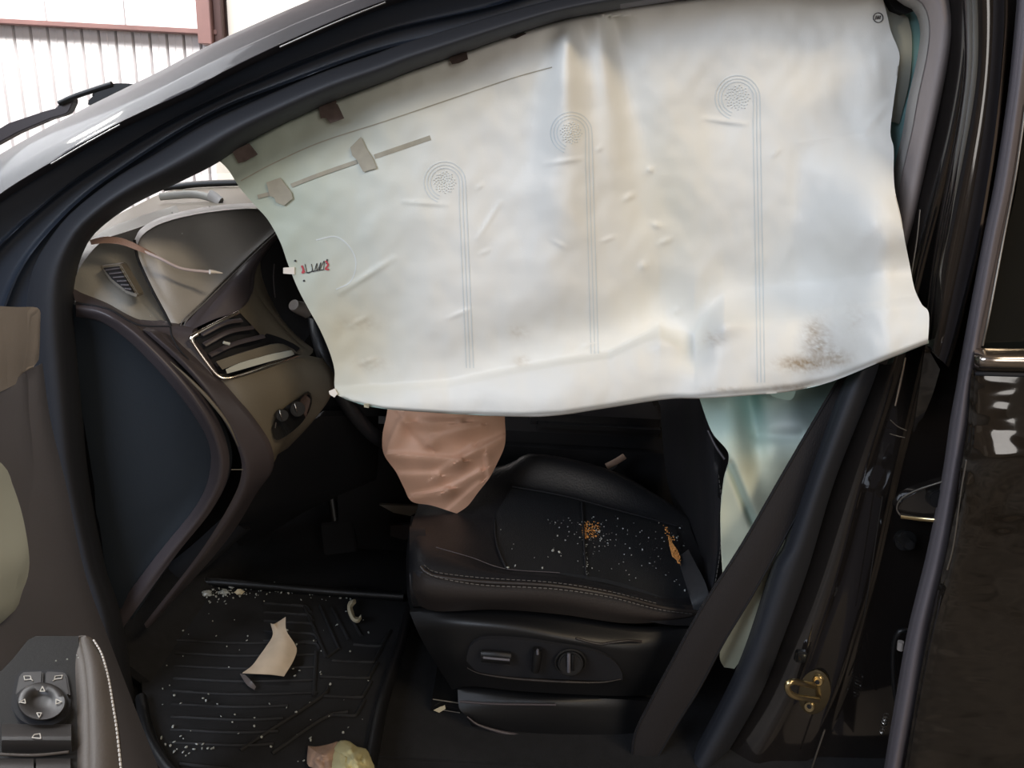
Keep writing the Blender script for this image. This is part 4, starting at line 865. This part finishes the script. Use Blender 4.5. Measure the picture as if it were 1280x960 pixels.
# marks
ribbon('handwriting', [(381, 330), (384, 341), (390, 338), (389, 330), (392, 340), (396, 329), (396, 339), (401, 328), (399, 338), (405, 326), (404, 338)], .55, 'ink', bagT, n=90)
ribbon('handwriting_underline', [(382, 341), (392, 339), (404, 337)], .8, 'ink', bagT)
ribbon('red_mark', [(377, 332), (379, 337), (378, 341), (381, 339)], 2.2, 'red', bagT)
ribbon('red_mark', [(407, 326), (410, 331), (407, 336), (411, 337)], 2.0, 'red', bagT)
ribbon('red_mark', [(409, 324), (408, 330)], 1.6, 'ink', bagT)
for x, y in ((369, 326), (380, 351)): disc('rivet_hole', P(x, y, bagY(x, y)-.001), (0, -1, 0), .0017, .001, 'ink', bagT, n=12)
tab([(354, 335), (368, 334), (368, 343), (354, 342)], 'white', 'white_tab', .0, .003)
mc = (1098, 22)
ribbon('printed_ring', [(mc[0]+6*math.cos(a), mc[1]+6*math.sin(a)) for a in [i*math.pi/8 for i in range(17)]], .9, 'ink', bagT, n=60)
for k in range(4): ribbon('printed_letter', [(mc[0]-3.5+k*1.8, mc[1]+2.5-k*.3), (mc[0]-2.5+k*1.8, mc[1]-2.5)], .8, 'ink', bagT)
# small loose threads and tabs on lower-left corner
tab([(411, 489), (418, 486), (422, 492), (418, 497), (412, 493)], 'white', 'torn_corner', .003, .002)
tab([(455, 505), (461, 505), (461, 510), (455, 509)], 'cream_paper', 'torn_corner', .003, .002)
# teal back layer behind the right edge
loft('back_layer', [[(1085, -20, 1.235), (1120, -5, 1.235), (1152, 22, 1.235)], [(1095, 60, 1.24), (1130, 60, 1.24), (1156, 62, 1.24)], [(1095, 130, 1.24), (1122, 130, 1.24), (1146, 130, 1.235)], [(1095, 190, 1.24), (1118, 190, 1.24), (1136, 190, 1.23)], [(1095, 260, 1.24), (1112, 260, 1.24), (1124, 260, 1.23)]], 'teal', bagT, nu=16, nv=21, thick=.003)
loft('olive_layer', [[(1095, -8, 1.228), (1112, 5, 1.228), (1135, 22, 1.23)], [(1095, 40, 1.222), (1118, 42, 1.225), (1140, 48, 1.232)], [(1100, 90, 1.222), (1122, 95, 1.225), (1137, 100, 1.232)], [(1100, 150, 1.228), (1115, 152, 1.23), (1124, 155, 1.236)]], 'palegrey', bagT, nu=16, nv=15, thick=.002)
tag(slab('dark_bracket', [(1106, -10, 1.21), (1135, -8, 1.21), (1143, 14, 1.21), (1132, 17, 1.21), (1118, 12, 1.21)], 'softblack', None, thick=.02), 'black bracket at the upper rear corner above the teal cloth', 'bracket')
loft('frayed_edge', [[(1119, 232, 1.18), (1128, 265, 1.175), (1131, 300, 1.17), (1134, 322, 1.17)], [(1121, 236, 1.182), (1131, 268, 1.177), (1135, 300, 1.172), (1137, 330, 1.17)]], 'pinkpaper', bagT, nu=20, nv=3, thick=.003, smoothv=False)

# ================================================================== SIDE AIRBAG (cream/teal), between seat and belt
sa = thing('side_airbag', 'pale green deflated side airbag hanging between seat back and belt', 'airbag', P(950, 500, 1.17))
Ls = [(868, 478), (875, 500), (890, 540), (911, 568), (905, 600), (901, 640), (902, 690), (905, 745), (903, 790), (900, 822), (905, 834)]
Rs = [(1052, 468), (1044, 485), (1030, 530), (1012, 570), (1000, 600), (990, 640), (980, 680), (966, 725), (950, 772), (932, 815), (918, 836)]
def saY(x, y):
    d = 0
    d -= .030*math.exp(-((x-(935+.13*(y-490)))/14)**2)*(1-sm(520, 620, y))
    d += .016*math.exp(-((x-(910+.15*(y-500)))/26)**2)
    d += .016*math.exp(-((x-990)/28)**2-((y-530)/22)**2)
    ds, t = segd(x, y, (912, 580), (942, 655)); d -= .010*math.exp(-(ds/5)**2)
    ds, t = segd(x, y, (948, 545), (1000, 545)); d -= .010*math.exp(-(ds/8)**2)
    d += .006*noise.noise(V((x/30, y/45, 9)))
    d += .012*sm(680, 780, y)
    return 1.185-d+.045*(1-sm(500, 580, y))
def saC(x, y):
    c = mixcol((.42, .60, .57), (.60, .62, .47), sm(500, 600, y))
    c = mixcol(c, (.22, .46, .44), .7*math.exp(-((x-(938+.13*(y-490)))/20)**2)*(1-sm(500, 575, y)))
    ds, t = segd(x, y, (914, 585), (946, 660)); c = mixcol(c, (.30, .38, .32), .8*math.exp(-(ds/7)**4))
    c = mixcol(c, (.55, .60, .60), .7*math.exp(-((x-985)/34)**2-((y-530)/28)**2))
    return c
Lc, Rc = cr([(*p, 0) for p in Ls], 110), cr([(*p, 0) for p in Rs], 110)
G, cols = [], []
for j in range(110):
    row = []
    for i in range(60):
        p = Lc[j].lerp(Rc[j], i/59); row.append(P(p.x, p.y, saY(p.x, p.y))); cols.append(saC(p.x, p.y))
    G.append(row)
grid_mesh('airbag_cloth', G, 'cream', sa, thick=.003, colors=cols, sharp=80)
slab('cloth_flap', [(955, 486, 1.19), (992, 482, 1.19), (993, 494, 1.19), (988, 500, 1.19), (978, 499, 1.19), (965, 495, 1.19)], 'aqua', sa, thick=.002, smooth_n=20)
# ================================================================== SEAT BELT
bl = thing('seat_belt', 'dark brown seat belt webbing stretched diagonally beside the rear weatherstrip', 'seat belt', P(1000, 560, 1.12))
bL = [(1072, 440, 1.15), (1043, 482, 1.145), (985, 580, 1.135), (927, 680, 1.125), (877, 758, 1.118), (840, 825, 1.115), (812, 877, 1.115), (792, 920, 1.118), (788, 965, 1.12)]
bR = [(1085, 470, 1.15), (1062, 520, 1.145), (1022, 600, 1.135), (977, 682, 1.125), (940, 748, 1.118), (907, 802, 1.115), (875, 862, 1.115), (848, 905, 1.118), (812, 968, 1.12)]
bM = [((a[0]+b[0])/2, (a[1]+b[1])/2, a[2]-.004) for a, b in zip(bL, bR)]
loft('webbing', [bL, bM, bR], 'web', bl, nu=50, nv=9, thick=.0025)
tube('webbing_edge', [(a[0]+2, a[1], a[2]-.001) for a in bL], .0012, 'softblack', bl)
tube('webbing_edge', [(a[0]-2, a[1], a[2]-.001) for a in bR], .0012, 'softblack', bl)

# ================================================================== PINK AIRBAG on the steering wheel
pk = thing('steering_airbag', 'deflated dusty pink airbag drooping below the white curtain', 'airbag', P(555, 520, 1.45))
Lp = [(486, 500), (483, 520), (478, 545), (480, 568), (495, 590), (505, 610), (515, 627), (540, 632), (568, 641)]
Rp = [(634, 500), (631, 520), (632, 545), (630, 560), (622, 578), (612, 597), (598, 615), (585, 632), (571, 642)]
folds = [((485, 568), (575, 575), .010, 4), ((575, 575), (630, 545), .009, 4), ((515, 622), (560, 612), .010, 3.5), ((560, 612), (600, 590), .008, 4), ((527, 528), (575, 528), .011, 5), ((575, 528), (618, 518), .008, 5), ((534, 555), (505, 525), .009, 5),
         ((500, 594), (545, 594), .006, 4), ((545, 594), (590, 560), .006, 4), ((612, 600), (608, 570), .007, 3), ((485, 560), (500, 525), .008, 4), ((540, 548), (600, 532), .006, 4), ((560, 640), (600, 605), .005, 4)]
def pkY(x, y):
    cx = 555; hw = 80-.0*y
    d = .05*math.sqrt(max(0, 1-((x-cx)/84)**2))
    d += .03*math.exp(-((y-560)/60)**2)
    for a, b, am, wd in folds:
        ds, t = segd(x, y, a, b)
        side = ((b[0]-a[0])*(y-a[1])-(b[1]-a[1])*(x-a[0]))
        w2 = wd*(2.8 if side > 0 else 1)
        d += am*math.exp(-(ds/w2)**2)
    d -= .018*math.exp(-((x-520)/14)**2-((y-540)/14)**2)
    d += .003*noise.noise(V((x/30, y/20, 2)))
    return 1.47-d
Lc, Rc = cr([(*p, 0) for p in Lp], 90), cr([(*p, 0) for p in Rp], 90)
G = []
for j in range(90):
    G.append([P(*(lambda q: (q.x, q.y, pkY(q.x, q.y)))(Lc[j].lerp(Rc[j], i/89))) for i in range(90)])
grid_mesh('airbag_cloth', G, 'pink', pk, thick=.004, sharp=35)

# ================================================================== FRONT DOOR (open, lower left)
fdoor = thing('front_door', 'open front door with dark taupe trim and switch panel at lower left', 'car door', P(0, 700, .8))
loft('sail_corner', [[(-60, 384, .80), (0, 388, .88), (30, 388, .93), (38, 392, .94), (39, 400, .95)], [(-60, 440, .80), (0, 440, .88), (28, 440, .93), (35, 440, .94), (38, 440, .96)], [(-60, 510, .82), (0, 490, .89), (22, 474, .93), (32, 462, .94), (37, 455, .96)]], 'doorlight', fdoor, nu=24, nv=13, thick=.02)
loft('door_trim_panel', [[(-90, 470, .80), (-30, 470, .86), (10, 478, .91), (30, 465, .935), (36, 462, .96)],
                         [(-90, 540, .78), (-30, 545, .85), (15, 550, .90), (38, 540, .935), (47, 535, .97)],
                         [(-90, 620, .74), (-30, 630, .82), (25, 640, .88), (55, 630, .93), (68, 620, .97)],
                         [(-90, 720, .70), (-20, 730, .78), (45, 735, .85), (80, 735, .91), (92, 730, .96)],
                         [(-90, 830, .62), (0, 840, .70), (70, 835, .80), (110, 825, .88), (125, 820, .95)],
                         [(-90, 1000, .60), (0, 1000, .66), (90, 1000, .76), (160, 1000, .84), (195, 1000, .92)]], 'doortrim', fdoor, nu=30, nv=41, thick=.03)
slab('pale_insert', [(-60, 560, .70), (-12, 590, .74), (2, 618, .75), (14, 655, .75), (22, 700, .74), (22, 728, .74), (14, 752, .73), (0, 780, .72), (-60, 800, .66)], 'palegrey', fdoor, thick=.02, smooth_n=60)
slab('insert_shadow_gap', [(-60, 600, .694), (-12, 630, .735), (-2, 660, .74), (5, 700, .735), (4, 730, .735), (-6, 760, .73), (-60, 780, .66)], 'doorlight', fdoor, thick=.004, smooth_n=40)
# armrest and switch plate on plane z
ZA = .965
def A(x, y, dz=0): return tuple(PF(x, y, ZA+dz))
armo = loft('armrest_pad', [[A(98, 795, -.004), A(100, 830, 0), A(103, 880, 0), A(104, 930, 0), A(104, 1000, 0)], [A(106, 794, 0), A(112, 830, .006), A(116, 880, .007), A(118, 930, .007), A(118, 1000, .007)], [A(114, 797, -.002), A(128, 830, .003), A(138, 880, .003), A(144, 930, .003), A(146, 1000, .003)], [A(118, 801, -.012), A(134, 835, -.010), A(144, 880, -.010), A(151, 930, -.010), A(155, 1000, -.010)], [A(117, 806, -.08), A(132, 840, -.08), A(142, 885, -.08), A(149, 935, -.08), A(152, 1005, -.08)]], 'arm', fdoor, nu=40, nv=29, thick=.006, dirv=(-1, 0, -.3), world=True)
c = [V(A(x, y, .002)) for x, y in [(117, 800), (126, 815), (132, 833), (137, 855), (141, 880), (145, 905), (148, 930), (151, 960), (153, 990)]]
bm = bmesh.new(); cc_ = cr(c, 121)
for i in range(0, 118, 3): tube('', [tuple(cc_[i]), tuple(cc_[i+2])], .0008, None, world=True, n=5, bm=bm)
from_bm('armrest_stitch', bm, 'palethread', fdoor)
plate = slab('switch_plate', [A(-80, 1000), A(-80, 860), A(-10, 850), (A(15, 825)), A(35, 800), A(45, 795), A(98, 795), A(100, 830), A(103, 900), A(103, 1000)], 'switchp', fdoor, thick=.06, dirv=(0, 0, -1), world=True, bevel=.0)
lab(plate, 'dark switch plate with mirror and window controls')
def raised(name, pts, h, material, parent=plate, dz=0, bev=.0012):
    return slab(name, [A(x, y, dz+h) for x, y in pts], material, parent, thick=h+.002, dirv=(0, 0, -1), world=True, bevel=bev)
raised('button_bezel', [(14, 885), (14, 870), (18, 850), (24, 838), (32, 836), (80, 836), (86, 842), (90, 865), (92, 885), (84, 905), (52, 912), (22, 902)], .0015, 'softblack')
lb1 = raised('mirror_select_button', [(19, 866), (24, 843), (29, 839), (54, 838), (53, 860), (35, 862), (24, 872)], .004, 'switchb', plate)
rb1 = raised('mirror_select_button', [(57, 838), (80, 839), (84, 844), (88, 868), (80, 870), (72, 862), (56, 860)], .004, 'switchb', plate)
def kring(cx, cy, rx, ry, n=40): return [(cx+rx*math.cos(2*math.pi*i/n), cy+ry*math.sin(2*math.pi*i/n)) for i in range(n)]
raised('knob_well', kring(52, 881, 36, 27), .0045, 'softblack', bev=0)
kbm = bmesh.new(); rows = []
for rr, h in ((1.0, .003), (1.0, .009), (.93, .011), (.6, .0105), (.45, .0085), (.25, .0075), (.02, .0075)):
    rows.append([kbm.verts.new(PF(52+31*rr*math.cos(a), 877+24*rr*math.sin(a), ZA+h)) for a in [2*math.pi*i/48 for i in range(48)]])
for X, Z in zip(rows, rows[1:]):
    for i in range(48): kbm.faces.new((X[i], X[(i+1) % 48], Z[(i+1) % 48], Z[i]))
kbm.faces.new(rows[-1])
knob = from_bm('mirror_adjust_knob', kbm, 'switchb', plate, sharp=60)
def icon(name, pts, parent, h, w_=.00035, closed=True):
    pp = [PF(x, y, ZA+h) for x, y in pts]
    if closed: pp.append(pp[0])
    bm = bmesh.new()
    for a, b in zip(pp, pp[1:]): tube('', [tuple(a), tuple(b)], w_, None, world=True, n=5, bm=bm)
    return from_bm(name, bm, 'icon', parent)
icon('up_arrow', [(50, 864), (53, 858), (56, 864)], knob, .0116); icon('down_arrow', [(46, 891), (52, 891), (49, 897)], knob, .0116)
icon('left_arrow', [(24, 877.5), (31, 874), (32, 879)], knob, .0116); icon('right_arrow', [(70, 874), (77, 877), (70, 880)], knob, .0116)
icon('left_mirror_icon', [(30, 845), (38, 845), (39, 849), (31, 850)], lb1, .0045); icon('mirror_stem', [(38, 848), (41, 851)], lb1, .0045, closed=False)
icon('right_mirror_icon', [(69, 845), (78, 844), (77, 848), (68, 849)], rb1, .0045); icon('mirror_stem', [(69, 849), (66, 851)], rb1, .0045, closed=False)
wsb = loft('window_switch', [[A(x, y1, h1) for x in (2, 30, 55, 75, 89)] for y1, h1 in ((905, .004), (912, .007), (922, .010), (928, .008), (938, .001))], 'switchb', plate, nu=20, nv=17, thick=.012, dirv=(0, 0, -1), world=True)
icon('window_icon', [(40, 922), (43, 918), (50, 917), (51, 923)], wsb, .0105)
loft('window_switch', [[A(x, y1, h1) for x in (-8, 20, 42)] for y1, h1 in ((948, .003), (956, .008), (980, .008))], 'switchb', plate, nu=10, nv=9, thick=.012, dirv=(0, 0, -1), world=True)
loft('window_switch', [[A(x, y1, h1) for x in (45, 68, 88)] for y1, h1 in ((948, .003), (956, .008), (980, .008))], 'switchb', plate, nu=10, nv=9, thick=.012, dirv=(0, 0, -1), world=True)
tube('switch_edge_gleam', [A(0, 943, .004), A(45, 944, .004), A(86, 940, .004)], .001, 'arm', plate, world=True)
bm = bmesh.new()
for x, y in ((70, 826), (84, 824), (96, 819), (98, 822)): shard(bm, PF(x, y, ZA+.002), .0008)
tag(from_bm('glass_crumbs', bm, 'crumb'), 'three tiny glass specks above the mirror buttons on the door plate', 'glass crumbs', kind='stuff')

# ================================================================== REAR DOOR (right edge)
rd = thing('rear_door', 'glossy black closed rear door with chrome belt moulding at right edge', 'car door', P(1260, 700, 1.0))
El = [(1276, -40), (1274, 0), (1263, 112), (1246, 225), (1231, 300), (1205, 439), (1197, 487), (1190, 525), (1179, 600), (1160, 694), (1137, 787), (1122, 870), (1107, 960), (1100, 1010)]
Er = [(1300, -40), (1296, 0), (1284, 112), (1268, 225), (1252, 300), (1227, 435), (1216, 480), (1212, 530), (1201, 600), (1186, 694), (1164, 780), (1148, 870), (1130, 960), (1122, 1010)]
loft('door_edge_seal', [mixc(El, Er, 0, 1.06), mixc(El, Er, .15, 1.035), mixc(El, Er, .5, 1.022), mixc(El, Er, .85, 1.03), mixc(El, Er, 1, 1.05)], 'lip', rd, nu=70, nv=21, thick=.005)
loft('door_glass', [[(1300, -60, 1.10), (1292, 60, 1.09), (1272, 225, 1.07), (1256, 300, 1.06), (1228, 440, 1.04)], [(1420, -60, 1.12), (1420, 60, 1.11), (1420, 225, 1.09), (1420, 300, 1.08), (1420, 440, 1.06)]], 'tint', rd, nu=30, nv=9, thick=.006, smoothv=False)
skin = loft('door_skin', [[(1218, 463, 1.03), (1214, 530, 1.02), (1204, 600, 1.015), (1189, 694, 1.015), (1167, 780, 1.02), (1150, 870, 1.025), (1128, 1000, 1.03)],
                   [(1222, 463, 1.015), (1220, 530, 1.008), (1212, 580, 1.0), (1198, 680, .995), (1176, 780, 1.0), (1160, 870, 1.005), (1140, 1000, 1.01)],
                   [(1270, 463, 1.01), (1270, 530, 1.0), (1265, 574, .985), (1262, 620, .995), (1262, 720, 1.0), (1262, 850, 1.0), (1262, 1000, 1.0)],
                   [(1420, 463, 1.01), (1420, 530, 1.0), (1420, 572, .98), (1420, 620, .995), (1420, 720, 1.0), (1420, 850, 1.0), (1420, 1000, 1.0)]], 'waxy', rd, nu=110, nv=110, thick=.01)
for v in skin.data.vertices:
    k = sm(.80, .90, v.co.z+rd.location.z*0)*0+1
    zc = v.co.z; q = V((v.co.x*14, 3.1, zc*9))
    px_z = P(1240, 630, 1.0).z; e = math.exp(-((zc-px_z)/.07)**2)
    v.co.y += (.0012+.0075*e)*noise.noise(q)+.003*e*noise.noise(q*2.2)
loft('belt_moulding', [[(1222, 437, 1.02), (1250, 437, 1.01), (1420, 438, 1.0)], [(1222, 447, 1.005), (1250, 447, .995), (1420, 449, .985)], [(1222, 457, 1.005), (1250, 458, .995), (1420, 461, .985)], [(1222, 464, 1.02), (1250, 465, 1.01), (1420, 469, 1.0)]], 'chrome', rd, nu=20, nv=13, thick=.008)
tube('belt_weatherstrip', [(1220, 467, 1.01), (1250, 468, 1.0), (1420, 473, .99)], .003, 'softblack', rd)
tube('glass_run_edge', [(1282, 130, 1.03), (1270, 215, 1.03), (1254, 300, 1.03), (1236, 395, 1.02), (1228, 432, 1.02)], .0018, 'steel', rd)
tube('skin_hem_edge', [(1208, 575, 1.005), (1202, 610, 1.003), (1192, 680, 1.0), (1184, 712, 1.0)], .0016, 'steel', rd)
